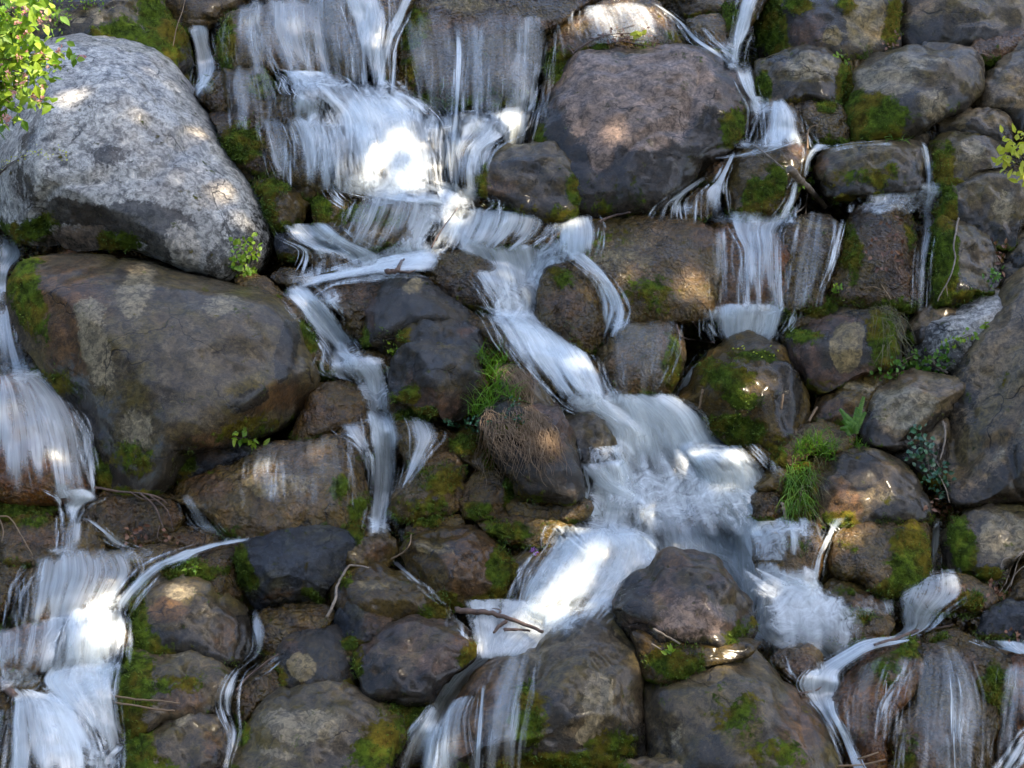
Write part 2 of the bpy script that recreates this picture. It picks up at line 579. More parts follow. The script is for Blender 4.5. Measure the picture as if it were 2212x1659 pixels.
R('rock', 'wide flat rock under white water, right of the green veil rock', 'B', [(640,1410),(700,1330),(850,1300),(1030,1290),(1200,1285),(1300,1318),(1365,1390),(1362,1460),(1300,1505),(1150,1520),(900,1510),(720,1490)], 'wet', [('moss',950,1360,250,40,.8)], a=3)
R('boulder', 'big reddish grey boulder with dark rim, right of the main fall', 'O',
  [(1142,320),(1150,260),(1180,210),(1205,170),(1240,122),(1290,110),(1400,111),(1500,114),(1560,135),(1600,178),(1615,250),(1613,300),(1585,335),(1530,365),(1480,420),(1430,460),(1330,472),(1250,468),(1200,450),(1150,400)],
  'red', [('pale',1290,200,80,85,1.1),('pale',1420,180,120,70,1.0),('pale',1290,300,30,50,1.0),('pale',1380,250,100,55,1.0),('dark',1190,300,45,80,.8),('dark',1520,270,60,60,.8),('dark',1400,380,180,60,.85),('dark',1500,230,35,60,.6),('moss',1580,270,30,45),('moss',1160,310,18,50,.8)], th=.85, cuts=0, a=2.5, base=.35, dy=0.05, seed=88)
R('rock', 'flat topped brown block leaning on the big reddish boulder', 'B', [(878,1190),(868,1100),(888,1000),(950,930),(1030,888),(1190,880),(1330,882),(1400,940),(1490,1060),(1508,1150),(1490,1250),(1440,1305),(1300,1320),(1150,1300),(950,1260),(890,1230)], 'grey',
  [('moss',900,1080,35,110,1.2),('rust',1000,1150,120,100,.7),('moss',1460,1150,60,120),('dark',1150,1000,180,70,.6)], a=4.0, cuts=1, th=.6, dy=-.2, seed=5, front=True)
R('boulder', 'massive ledge boulder at the top centre with a curtain of water over its dark face', 'B',
  [(330,280),(400,120),(560,-60),(800,-140),(1400,-140),(1640,-60),(1560,60),(1420,150),(1340,220),(1310,360),(1260,500),(1190,640),(1050,700),(800,700),(500,660),(340,560),(300,420)],
  'wet', [('moss',480,180,110,120,1.1),('moss',480,420,60,150,.6),('rust',900,140,500,50,1.2),('pale',800,20,350,50,.5),('rust',1100,300,120,200,.5)], a=3.6, th=.8, dy=.28, amp=1.1, seed=3)
R('boulder', 'wet sloping slab at the top edge with sun on it, above the big reddish boulder', 'B', [(1250,190),(1400,90),(1560,10),(1760,-60),(1960,20),(2060,110),(2120,220),(2150,300),(2080,350),(1750,350),(1500,360),(1300,380)], 'film', [('rust',1400,250,120,80,.7),('moss',2050,230,80,80,.5)], dy=.12, a=3)
R('rock', 'brown mossy sliver of rock at the left shoulder of the big reddish boulder', 'B', [(1270,470),(1290,390),(1340,345),(1440,340),(1470,370),(1400,470),(1330,560),(1250,660)], 'moss', [('moss',1350,400,90,90)], dy=.1)
R('rock', 'small mossy stone under the twig pile, on top of the big reddish boulder', 'B', [(1550,310),(1570,270),(1630,245),(1720,260),(1790,310),(1760,335),(1620,335)], 'moss', [('moss',1600,280,60,40)], dy=-.1)
R('rock', 'rounded rock behind the veil at the foot of the curtain fall', 'B', [(640,920),(655,810),(760,740),(900,700),(1030,700),(1060,800),(1030,950),(960,1140),(860,1175),(740,1170),(670,1110),(640,1020)], 'film', [('moss',880,740,60,40)], a=2.8, dy=-.02)
R('boulder', 'broad bulge of rock hidden under the main white fall', 'O', [(590,215),(640,180),(720,172),(850,200),(930,255),(975,330),(975,420),(850,430),(720,420),(630,390),(590,300)], 'film', th=.7, a=3, base=0)
R('rock', 'small brown ledge stone breaking through the left of the main fall', 'A', [(1770,600),(1775,560),(1850,535),(1940,535),(2000,565),(1980,600),(1900,620),(1820,620)], 'wet', dy=-.5)
R('rock', 'dark undercut rock at the top edge, above the forked fall', 'C', [(60,-100),(440,-100),(430,60),(320,110),(170,110),(100,30)], 'moss', dy=.5)
R('rock', 'small tan stone inside the fork of the upper right fall', 'C', [(170,130),(290,92),(400,110),(420,220),(380,320),(280,300),(200,220)], 'film', dy=.12)
R('rock', 'narrow mossy rock on the right arm of the forked fall', 'C', [(370,180),(420,20),(480,-100),(660,-100),(620,40),(520,220),(430,340)], 'moss', [('moss',430,120,50,100)], dy=.14)
R('boulder', 'dark mossy boulder with a pale patch at the top edge, right of the forked fall', 'C', [(500,420),(550,290),(630,110),(680,-100),(1400,-120),(1490,-60),(1450,60),(1455,180),(1440,300),(1300,370),(1100,400),(800,400),(600,420)],
  'black', [('moss',620,180,80,260,1.1),('pale',1210,100,130,180,1.1),('pale',1010,210,70,60,.9),('moss',1390,130,50,160),('rust',850,200,150,120,.9),('moss',1100,20,60,60,.8),('moss',800,20,90,60)], cuts=2, dy=.2, seed=9)
R('boulder', 'large smooth dark grey boulder in the top right corner', 'C', [(1440,80),(1470,-120),(2350,-140),(2400,180),(2150,300),(1900,330),(1600,320),(1480,290)], 'grey', [('rust',1600,260,180,40,1.1),('rust',2050,250,180,60,1.0)], dy=.25, base=.1)
R('rock', 'orange brown stone wedged under the top right corner boulder', 'C', [(1870,330),(1920,250),(2080,195),(2212,180),(2200,260),(2080,360),(1960,380)], 'rust', [('rust',2000,270,150,100)], dy=.05)
R('rock', 'grey rock with reddish top, right beside the stepped upper right fall', 'C', [(588,410),(640,350),(760,320),(830,308),(900,290),(980,298),(1060,340),(1095,380),(1105,500),(1085,630),(1000,650),(900,620),(820,630),(750,640),(660,660),(610,560)], 'grey',
  [('moss',620,530,35,120,1.1),('pale',900,400,170,70,.9),('rust',1010,560,60,60,.9),('dark',720,350,80,20,1),('moss',1090,500,30,130)], cuts=1, th=.9)
R('rock', 'small dark mossy rock between two round boulders at the upper right', 'C', [(1075,400),(1130,360),(1270,340),(1230,430),(1160,520),(1140,680),(1080,650)], 'moss', [('moss',1120,520,60,130)], dy=.1)
R('boulder', 'round grey boulder with thick green moss on its lower left, upper right', 'C', [(1132,700),(1148,520),(1172,430),(1280,345),(1420,295),(1600,270),(1800,278),(1890,305),(1940,350),(1958,430),(1950,510),(1900,610),(1780,690),(1650,750),(1560,815),(1400,860),(1200,865),(1150,800)], 'grey',
  [('moss',1260,720,160,150,1.5),('pale',1320,470,170,90,1.1),('pale',1600,600,100,120,.6),('pale',1500,370,250,60,.55),('moss',1180,600,50,80)], base=.3, seed=4)
R('boulder', 'beige granite boulder at the right edge, upper part', 'C', [(1905,640),(1980,480),(2060,340),(2212,210),(2420,230),(2440,800),(2180,860),(2100,760),(2000,690)], 'tan', base=.1, dy=.1)
R('rock', 'dark stone between the round mossy boulder and the beige edge boulder', 'C', [(1970,420),(1995,290),(2120,225),(2190,235),(2100,330),(2010,430)], 'grey', dy=.25)
R('rock', 'flat pitted grey rock beneath the beige edge boulder', 'C', [(1725,680),(1780,652),(2020,658),(2100,700),(2142,790),(2132,890),(2080,910),(1950,850),(1800,815),(1700,820),(1685,750)], 'tan', [('dark',1900,760,100,60,.6)], cuts=1, a=3)
R('rock', 'rounded grey rock with mossy left side under the flat pitted rock', 'C', [(1635,1090),(1640,900),(1690,832),(1780,812),(1960,818),(2060,868),(2125,950),(2105,1020),(1950,1050),(1870,1090),(1830,1140),(1770,1170),(1680,1170)], 'grey',
  [('moss',1690,1020,60,150,1.3),('moss',1720,880,50,50,.8),('moss',1750,1100,70,50,1.2),('pale',1850,900,120,70,.6)], a=2.8)
R('boulder', 'big angular grey boulder with mossy left edge and a sharp corner, right side', 'C', [(1685,1310),(1700,1240),(1760,1130),(1850,1038),(2000,1018),(2150,1060),(2230,1120),(2210,1250),(2170,1400),(2135,1510),(2010,1490),(1900,1410),(1800,1350)], 'grey',
  [('moss',1730,1180,45,140,1.2),('moss',1700,1290,40,50,1.2),('pale',2050,1200,100,140,.5)], cuts=2, a=3, seed=14)
R('boulder', 'split off lower boulder with golden moss edge, beneath the sharp cornered one', 'C', [(1640,1650),(1660,1480),(1690,1340),(1800,1335),(1930,1405),(2015,1490),(2050,1580),(2060,1690),(2000,1770),(1880,1790),(1730,1840),(1640,1850)], 'grey',
  [('moss',1700,1560,70,280,1.4),('moss',1850,1760,150,40)], a=3, cuts=1, dy=-.05)
R('rock', 'brown rock at the right edge below the yellow leaved twig', 'C', [(2100,1640),(2140,1480),(2212,1400),(2350,1380),(2380,1560),(2200,1660)], 'tan')
R('boulder', 'long rounded block lying level, right of the leafy stick', 'C', [(948,1010),(1000,915),(1130,878),(1300,858),(1450,862),(1560,895),(1585,1000),(1595,1080),(1560,1165),(1450,1190),(1250,1200),(1060,1210),(1000,1160),(960,1090)], 'grey',
  [('rust',965,980,40,60,1),('moss',1250,1060,260,60,.6),('moss',1370,1010,60,40,.8),('dark',1480,1030,80,90,.7)], a=3.4, th=1.0, base=.5)
R('rock', 'small flat stone on the ledge behind the long level block', 'C', [(1395,860),(1450,820),(1570,803),(1630,820),(1628,890),(1600,915),(1470,880)], 'grey', dy=.05)
R('rock', 'little dark pebble pile under the flat pitted rock', 'C', [(1690,800),(1740,770),(1810,775),(1840,810),(1780,840),(1700,840)], 'slate')
R('boulder', 'block rock with bright green moss face, left of the leafy stick', 'C', [(408,1090),(435,965),(560,885),(700,858),(850,858),(898,900),(895,980),(865,1060),(845,1180),(750,1295),(600,1325),(450,1335),(400,1210)], 'moss',
  [('moss',560,1180,70,130,1.4),('moss',680,1080,80,110,1.0),('rust',800,900,90,50,1)], a=3, cuts=1)
R('rock', 'small golden brown rock under thin water, left of the green moss faced block', 'C', [(235,1100),(258,1010),(330,940),(430,922),(490,940),(440,1010),(415,1080),(340,1135),(270,1120)], 'film', [('rust',320,1010,90,60,.9)])
R('rock', 'little round rock parting two small cascades, right of the big reddish boulder', 'C', [(150,1290),(158,1200),(220,1150),(300,1140),(330,1200),(290,1320),(170,1335)], 'film', dy=-.03)
R('rock', 'dark hollow rock face behind the small upper right fan of water', 'C', [(790,630),(930,600),(1060,625),(1130,700),(1140,870),(1000,885),(900,870),(850,760)], 'wet', [('moss',1000,640,80,30)])
R('rock', 'glistening rock shelf under the fan shaped upper right fall', 'C', [(590,760),(620,680),(700,630),(800,620),(870,720),(930,860),(850,900),(600,900)], 'film', dy=-.02)
R('boulder', 'dripping dark rock face covered with dead leaves, right of the thin trickle', 'C', [(1150,1330),(1230,1265),(1450,1245),(1560,1320),(1585,1450),(1570,1600),(1560,1860),(1400,1880),(1180,1850),(1040,1830),(1010,1700),(1060,1600),(1105,1470)], 'wet',
  [('moss',1130,1500,60,160,.9),('moss',1540,1370,40,70,.9),('rust',1350,1450,150,100,.9)], a=3, cuts=1)
R('boulder', 'dark dripping rock wall between the orange stained fall and the thin trickle', 'C', [(690,1400),(850,1330),(1000,1305),(1095,1370),(1090,1480),(1035,1620),(985,1780),(970,1890),(760,1920),(680,1880),(660,1600)], 'wet', [('pale',900,1360,150,40,.5)], a=3.2, dy=.02)
R('boulder', 'smooth broad wet boulder in the middle with green stains, below the big reddish one', 'O', [(1195,510),(1235,475),(1330,460),(1430,462),(1510,478),(1555,510),(1568,570),(1565,640),(1540,680),(1480,700),(1380,705),(1310,705),(1265,640),(1200,580)], 'film',
  [('moss',1230,510,35,35,.7),('moss',1300,500,60,25,.4),('rust',1530,500,40,30,1),('moss',1400,620,60,50,.6),('pale',1350,540,140,60,.4)], a=3, th=.75, dy=.02, base=.3)
R('boulder', 'rust orange streaked rock wall behind the middle right fall', 'O', [(1535,510),(1600,480),(1690,485),(1730,540),(1720,680),(1620,690),(1540,680)], 'rust', [('rust',1560,600,40,90,1.2)], a=3.4, dy=.12)
R('rock', 'thin dark ledge stone with a glittering twig, above the smooth broad boulder', 'B', [(1350,1390),(1470,1310),(1600,1275),(1740,1290),(1680,1350),(1420,1410)], 'moss', dy=.05)
# left middle
R('boulder', 'second huge dark grey boulder at the left, mossy on its left side', 'D',
  [(42,320),(60,180),(180,85),(400,72),(640,98),(860,122),(1000,148),(1200,208),(1350,248),(1500,268),(1660,318),(1745,420),(1812,530),(1855,640),(1892,730),(1908,830),(1865,930),(1780,1070),(1660,1160),(1450,1200),(1230,1230),(1130,1320),(1070,1430),(900,1520),(750,1520),(650,1450),(570,1260),(520,1050),(420,900),(280,740),(130,570)],
  'grey', [('moss',190,260,130,220,1.0),('rust',430,320,330,200,1.0),('rust',400,600,150,250,.9),('moss',350,800,130,120,.7),('pale',650,520,130,280,.8),('pale',900,250,120,150,.7),('pale',850,1000,180,140,.6),('dark',1760,620,60,170,.9),('dark',1600,860,170,80,.7),('rust',1750,900,170,120,1.0),('moss',1550,1080,260,80,.6),('rust',1400,1090,260,80,.9),('moss',800,1180,180,150,.5),('rust',820,1300,200,200,1.0),('moss',800,1450,250,80,.8),('pale',1400,350,120,60,.6)],
  th=.85, a=2.8, cuts=2, base=.2, amp=.7, seed=33, dy=-.05, front=True)
R('rock', 'low brown wet stone on the ridge between the two huge left boulders', 'D', [(300,110),(400,45),(560,18),(700,45),(840,120),(600,150)], 'rust', dy=.1)
R('boulder', 'orange brown round rock at the left edge under a streaming sheet of water', 'D', [(-250,1050),(-120,850),(0,808),(120,795),(210,800),(310,870),(430,1000),(510,1150),(560,1400),(575,1520),(300,1560),(50,1550),(-250,1500)], 'rust', a=2.9, base=0, dy=-.1)
R('rock', 'steep narrow rock grown over with bright green moss, under the dark grey boulder', 'D', [(500,900),(560,960),(660,1040),(720,1200),(800,1370),(790,1520),(660,1520),(590,1400),(535,1180)], 'moss', [('moss',680,1250,110,260,1.5)], dy=-.06)
R('rock', 'pair of mossy stones squeezed at the left edge of the dark grey boulder', 'D', [(180,740),(300,730),(400,830),(470,900),(400,920),(250,830)], 'moss', [('moss',320,820,150,90,1.2)])
R('rock', 'small slate grey rock under a fresh green leaf, below the dark grey boulder', 'D', [(1045,1340),(1095,1225),(1200,1150),(1350,1168),(1450,1208),(1530,1260),(1420,1330),(1290,1370),(1160,1430),(1080,1430)], 'slate', [('moss',1130,1320,90,80),('rust',1250,1250,150,80,.5)], dy=-.1)
R('boulder', 'long low glistening boulder with speckled wet surface, left of the narrow white fall', 'D', [(1015,1520),(1100,1425),(1280,1335),(1500,1262),(1700,1200),(1950,1163),(2100,1195),(2185,1290),(2210,1420),(2225,1560),(2200,1680),(2100,1760),(1900,1800),(1600,1810),(1400,1780),(1250,1680),(1100,1600)], 'film',
  [('rust',1300,1400,160,60,.9),('moss',2080,1430,60,90,.8),('moss',2180,1580,60,90,.7),('pale',1700,1400,300,100,.5)], a=2.8, dy=-.1, seed=61)
R('rock', 'low cushion of a rock covered in dark moss at the left edge', 'D', [(-90,1560),(60,1485),(200,1485),(300,1528),(375,1590),(345,1650),(200,1690),(-90,1700)], 'moss', [('moss',120,1580,220,90,1.2)], dy=-.12)
R('rock', 'pebbly wet rock hung with dark twigs, left of the long glistening boulder', 'D', [(485,1660),(530,1570),(700,1530),(900,1535),(1060,1558),(1115,1640),(1090,1720),(1010,1810),(850,1850),(650,1820),(520,1740)], 'wet', [('rust',1060,1620,50,70)], dy=-.12, a=3)
R('rock', 'glittering brown wet rock right below the second huge boulder', 'D', [(1780,1140),(1850,985),(1900,885),(2050,850),(2190,890),(2240,970),(2230,1080),(2060,1130),(1900,1190),(1800,1200)], 'film', [('rust',1950,1000,150,80,.6)], a=2.8)
R('rock', 'olive green sloping rock along the right edge of the second huge boulder', 'D', [(1700,350),(1800,335),(1870,450),(1930,600),(2010,700),(2035,785),(1960,800),(1910,740),(1860,640),(1790,500)], 'film', [('moss',1870,560,70,150,.8)])
R('rock', 'pebbly wet rock with twigs on it, left of the black boulder', 'O', [(660,632),(700,605),(780,588),(870,592),(880,630),(820,690),(800,750),(755,720),(725,665)], 'wet', [('rust',760,620,60,20,.8)], dy=.08)
R('rock', 'small wet stone by the bright green sprig, right of the huge pale boulder', 'D', [(1635,205),(1700,165),(1780,158),(1860,198),(1885,240),(1810,295),(1720,255)], 'wet')
R('rock', 'flat brown stone under the bright green sprig', 'D', [(1420,225),(1500,192),(1620,208),(1705,290),(1700,340),(1500,280)], 'film', dy=-.03)
R('rock', 'dark wet stone in the side stream, just right of the huge pale boulder', 'A', [(1675,1450),(1720,1405),(1820,1438),(1885,1500),(1850,1550),(1700,1540)], 'slate')
R('rock', 'small brown stone lapped by the side stream, left of the green veil rock', 'A', [(1865,1500),(1990,1518),(2100,1548),(2145,1600),(2110,1650),(1950,1640),(1880,1580)], 'wet')
R('rock', 'little round brown stone in the narrow stream, left of the black boulders', 'E', [(85,725),(110,668),(180,655),(300,648),(355,700),(320,755),(200,775),(110,768)], 'wet', dy=-.1)
# centre
R('boulder', 'smooth blue black boulder, highest of the three black ones in the centre', 'E', [(182,610),(205,400),(280,270),(380,200),(440,172),(560,220),(680,310),(760,370),(825,450),(840,540),(700,600),(500,640),(380,670),(300,640),(230,620)], 'black',
  [('pale',480,230,80,50,.55),('dark',430,400,200,150,.9),('moss',200,560,30,80),('rust',240,420,40,120,.7)], dy=-.12, cuts=1, base=.2, front=True)
R('boulder', 'middle one of the three black boulders, with a shining wet top', 'E', [(385,640),(425,520),(490,450),(550,428),(680,458),(800,488),(870,540),(922,640),(925,740),(850,740),(700,700),(500,680)], 'black', [('moss',430,560,40,60,.8),('rust',800,520,50,20)], dy=-.3, cuts=1, base=.1, front=True)
R('rock', 'brown glittering rock sliding down right of the three black boulders', 'E', [(750,370),(850,418),(930,520),(1000,600),(1055,700),(1050,750),(950,740),(890,640),(820,540)], 'wet', [('rust',900,560,80,120,.8)], dy=-.03)
R('boulder', 'black and purple boulder in front of the other black ones, beside the tuft of grass', 'E', [(315,830),(338,720),(400,640),(500,580),(560,558),(680,575),(785,600),(835,670),(875,740),(925,850),(905,950),(860,1030),(790,1085),(720,1090),(670,1060),(600,1030),(500,1010),(400,960),(340,890)], 'black',
  [('rust',480,850,120,150,1.1),('rust',730,960,120,110,.9),('moss',400,870,60,90,.9),('pale',640,600,150,40,.35),('dark',560,720,130,100,1),('moss',560,1000,120,50)], cuts=5, th=1.0, dy=-.42, seed=47, base=.1, front=True)
R('rock', 'green mossy ledge under the black and purple boulder', 'E', [(340,930),(430,955),(560,1025),(660,1060),(640,1110),(450,1120),(360,1100)], 'moss', [('moss',470,1040,120,60)], dy=-.1)
R('boulder', 'dark rock with white water fanning over its right half, centre', 'E', [(555,210),(565,80),(615,20),(720,12),(850,50),(960,130),(1080,240),(1160,380),(1100,430),(950,430),(750,390),(640,290)], 'wet', [('rust',1000,250,100,100,.5)], dy=.02)
R('boulder', 'brown oval boulder standing between two arms of water, centre', 'E', [(1232,460),(1255,300),(1285,180),(1335,118),(1400,106),(1460,145),(1530,175),(1590,230),(1642,400),(1655,550),(1605,650),(1540,685),(1440,640),(1340,560),(1250,510)], 'wet',
  [('moss',1380,180,90,50,.6),('rust',1400,350,150,100,.7)], dy=-.05, th=1.0, front=True)
R('boulder', 'speckled grey brown boulder with wet streaks, right of the diagonal white chute', 'E', [(1610,760),(1640,640),(1700,555),(1800,480),(1950,460),(2075,495),(2135,600),(2120,750),(2060,890),(1950,940),(1750,950),(1650,900)], 'film', [('moss',2040,700,60,180,.9),('rust',2020,560,60,90,.8)], dy=-.04)
R('rock', 'hidden bed rock under the diagonal white chute', 'O', [(1010,680),(1080,665),(1180,700),(1270,770),(1330,850),(1320,880),(1210,870),(1110,800),(1050,740)], 'film', base=0, dy=.02)
R('boulder', 'dark boulder under a hanging mat of dry roots, centre', 'E', [(872,1060),(940,985),(1040,960),(1180,975),(1290,990),(1355,1000),(1405,1100),(1465,1250),(1505,1370),(1512,1500),(1480,1560),(1350,1550),(1150,1510),(1070,1420),(990,1340),(920,1220),(880,1130)], 'black', [('rust',1300,1100,160,160,.9),('moss',1100,1060,150,60,.7)], dy=-.4, base=.5, front=True)
R('rock', 'small dark rock behind the green grass tuft, on top of the root mat', 'E', [(955,860),(970,780),(1010,738),(1130,735),(1215,760),(1275,870),(1345,975),(1310,1020),(1150,1010),(1000,960)], 'grey', [('rust',1150,800,120,80,.6)], dy=-.3, front=True)
R('rock', 'dark green mossy foot rock under the root covered boulder', 'E', [(1080,1420),(1200,1420),(1400,1430),(1505,1480),(1515,1565),(1350,1585),(1150,1575),(1085,1500)], 'moss', [('moss',1300,1480,160,70,1.3)], dy=-.25)
R('rock', 'rounded green stained rock right of the narrow white fall', 'E', [(370,1570),(415,1450),(520,1340),(650,1285),(745,1295),(795,1400),(805,1500),(785,1610),(600,1655),(400,1660)], 'film', [('moss',650,1400,150,90,.7),('moss',550,1550,150,80,.7)], dy=-.18)
R('rock', 'brown mossy rock under the black and purple boulder, left of the root mat', 'E', [(680,1210),(735,1160),(850,1145),(935,1195),(975,1300),(995,1380),(960,1430),(830,1350),(740,1290)], 'moss', [('moss',800,1200,80,60),('moss',950,1280,40,80,1.1)], dy=-.12)
R('rock', 'broken wet mossy rock left below the root mat', 'E', [(780,1510),(840,1420),(950,1385),(1035,1385),(1095,1500),(1115,1630),(950,1670),(800,1650)], 'film', [('moss',880,1580,90,50,.9),('moss',1060,1480,40,100,1)], cuts=2, dy=-.22)
R('rock', 'grey rock under a thin fan of water, right of the narrow white fall', 'E', [(390,1110),(540,1080),(680,1120),(715,1200),(650,1300),(500,1345),(410,1270)], 'film', dy=-.12)
R('rock', 'rock shoulder under the left wing of the narrow white fall', 'E', [(-20,1230),(50,1115),(180,1070),(250,1085),(250,1290),(150,1320),(40,1280)], 'film', dy=-.1)
R('rock', 'dark block between the chute and the white basin, right of the root mat', 'E', [(1365,1090),(1415,1028),(1540,1005),(1640,1050),(1700,1200),(1720,1350),(1570,1395),(1490,1350),(1430,1230)], 'grey', [('dark',1500,1250,90,120,.8)], a=3, dy=-.05)
R('rock', 'low brown sill under the root mat boulder, washed by the basin', 'E', [(1060,1580),(1200,1550),(1500,1555),(1560,1600),(1500,1660),(1300,1690),(1090,1660)], 'film', dy=-.3)
# right middle
R('boulder', 'square mossy boulder with dark wet corner, right of the white basin', 'F', [(112,1000),(190,870),(235,750),(340,640),(430,588),(560,562),(660,588),(750,620),(840,800),(890,900),(912,1050),(890,1160),(700,1220),(450,1240),(330,1130),(240,1030)], 'moss',
  [('moss',370,760,160,80,1.0),('moss',450,900,120,60,1.3),('moss',420,1100,200,100,.9),('dark',760,900,100,250,.8),('moss',550,640,150,40,.8)], a=3.2, cuts=2, seed=17, front=True)
R('boulder', 'mossy brown boulder with a pale grey blotch on its face, right of the middle', 'F', [(735,580),(780,520),(900,468),(1020,410),(1150,378),(1330,362),(1410,372),(1470,420),(1500,500),(1475,610),(1455,710),(1350,770),(1200,810),(1060,870),(950,920),(880,880),(820,780),(755,660)], 'black',
  [('pale',1090,590,90,130,1.3),('pale',1150,500,50,50,1.2),('rust',850,660,90,120,1.1),('moss',1320,540,110,180,.9),('rust',1100,760,250,70,1),('rust',1000,450,200,50,.8),('moss',850,530,110,50,.8)], a=2.9, cuts=1, dy=-.02)
R('rock', 'low olive mossy rock right behind the pale blotched boulder', 'F', [(775,530),(805,430),(860,348),(940,312),(1050,328),(1180,380),(1060,430),(900,490)], 'moss', [('moss',950,370,120,60)], dy=.02)
R('rock', 'small tan stone right of the pale blotched boulder', 'F', [(1530,580),(1545,440),(1620,378),(1740,366),(1830,400),(1760,490),(1600,590)], 'tan', [('moss',1510,600,40,80)], dy=.02, base=0)
R('rock', 'little wet stone in the gap left of the small tan stone', 'F', [(1470,400),(1500,375),(1580,375),(1600,420),(1540,470),(1480,460)], 'slate', dy=.1)
R('boulder', 'long pale grey slanting slab leaning on the huge boulder at the right', 'F', [(1485,660),(1515,590),(1620,480),(1800,390),(1950,308),(2080,290),(2120,400),(2040,560),(1940,700),(1800,780),(1650,770),(1530,720)], 'pale', [('dark',1700,650,180,60,.5),('dark',1900,560,150,80,.5)], dy=.03, base=.2, cuts=1)
R('boulder', 'huge dark grey speckled boulder at the right edge of the picture', 'F', [(1712,1300),(1745,1050),(1825,820),(1930,600),(2030,400),(2085,280),(2212,160),(2480,120),(2600,900),(2480,1640),(2212,1610),(2000,1600),(1850,1590),(1760,1560),(1708,1450)], 'tan',
  [('pale',2150,1000,120,200,.5),('rust',1950,1550,280,60,1.3),('pale',1920,1130,60,90,.5)], a=2.6, cuts=1, base=.1, seed=71, dy=-.15)
R('rock', 'rounded rock on top of the huge right edge boulder', 'F', [(2045,290),(2045,180),(2110,105),(2212,55),(2350,50),(2350,220),(2180,260)], 'grey', dy=.05)
R('boulder', 'light grey blocky rock with a fern at its foot, right side', 'F', [(1205,1190),(1218,1050),(1265,920),(1310,858),(1430,798),(1560,772),(1700,786),(1820,800),(1850,850),(1810,940),(1750,1050),(1650,1140),(1560,1200),(1480,1240),(1350,1250),(1250,1230)], 'tan',
  [('pale',1450,950,200,130,.8),('dark',1250,1080,50,110,.7)], cuts=3, a=2.9, seed=29, base=.2, dy=-.1)
R('rock', 'dark rock behind the ivy, below the light grey blocky one', 'F', [(1430,1280),(1560,1170),(1690,1065),(1745,1080),(1740,1200),(1730,1380),(1640,1450),(1500,1360)], 'grey', dy=-.06)
R('rock', 'slanting rock with white shining wet top, left of the light grey blocky one', 'F', [(890,1100),(955,960),(1050,880),(1150,818),(1280,763),(1380,756),(1380,840),(1320,920),(1270,1020),(1220,1110),(1100,1120),(1000,1100)], 'moss', [('rust',1050,1000,120,80,1),('pale',1180,850,130,30,.6)], dy=-.02)  # pale mark paints the white shine of the top into the colour
R('rock', 'flat wet ledge rock with mossy nose above the long grass', 'F', [(635,1350),(655,1210),(780,1150),(900,1098),(1050,1065),(1140,1095),(1200,1160),(1120,1260),(920,1290),(820,1350),(700,1370)], 'film', [('moss',690,1270,60,90,1.3)], dy=-.1)
R('boulder', 'dark boulder with a shining top right of the long grass', 'F', [(880,1660),(930,1450),(1040,1350),(1090,1280),(1200,1255),(1350,1265),(1460,1325),(1560,1450),(1640,1550),(1650,1660),(1500,1720),(1200,1730),(950,1720)], 'grey',
  [('dark',1200,1330,140,80,.9),('rust',1080,1520,110,130,1.1),('moss',1050,1620,120,60,.9),('pale',1350,1480,100,60,.4)], cuts=2, dy=-.15)
R('rock', 'earthy mossy rock under the long grass', 'F', [(720,1650),(730,1450),(800,1330),(950,1290),(1060,1290),(1020,1400),(940,1480),(900,1620),(860,1700)], 'moss', [('moss',830,1500,120,200,1)], dy=-.06)
R('rock', 'brown ledge jutting into the white basin from the right', 'F', [(210,1310),(300,1265),(480,1245),(640,1225),(680,1300),(600,1370),(400,1385),(250,1350)], 'wet', dy=-.12)
R('rock', 'small wet rock at the right bank of the white basin', 'F', [(570,1470),(650,1390),(760,1335),(780,1420),(760,1530),(700,1500),(620,1510)], 'moss', dy=-.12)
R('rock', 'dark rock corner in the right of the basin beside a wooden stake', 'F', [(560,1560),(620,1500),(730,1500),(760,1600),(720,1680),(590,1670)], 'wet', dy=-.1)
# lower right
R('boulder', 'rock under a thin sheet of water at the right end of the basin', 'I', [(560,300),(650,200),(800,165),(910,165),(985,195),(1010,250),(980,350),(960,500),(880,550),(720,540),(600,480)], 'film', [('moss',800,250,100,70,.5)], a=3, dy=-.1)
R('boulder', 'round mossy green boulder at the lower right, right of the basin', 'I', [(1035,400),(1055,255),(1130,190),(1250,140),(1380,118),(1500,112),(1595,150),(1645,225),(1648,350),(1605,490),(1480,585),(1370,605),(1280,575),(1190,520),(1090,480)], 'film',
  [('moss',1500,320,140,220,1.1),('moss',1400,500,150,80,.9),('moss',1120,270,60,40,.6),('rust',1400,250,100,80,.5)], th=1.0, dy=-.15, front=True)
R('boulder', 'brown and grey boulder at the right edge, below the huge dark one', 'I', [(1722,420),(1738,250),(1830,130),(1900,68),(2000,48),(2212,62),(2400,100),(2400,360),(2180,380),(2060,450),(1990,500),(1850,480),(1740,480)], 'grey',
  [('pale',2050,200,170,140,.8),('moss',1810,280,70,160,.9),('moss',1950,430,80,60,1),('rust',1800,180,60,80,.8)], dy=-.12)
R('rock', 'mossy rock with bleached roots at the right edge', 'I', [(2120,640),(2110,540),(2180,420),(2212,340),(2350,320),(2350,660),(2200,670)], 'moss', dy=-.2)
R('rock', 'wet brown rock in the rapids, upper of two below the round mossy boulder', 'I', [(980,680),(1000,560),(1085,508),(1200,535),(1310,590),(1395,660),(1380,705),(1250,730),(1100,730),(1020,720)], 'moss', [('rust',1250,620,120,60,1),('moss',1100,560,80,40,.5)], dy=-.2)
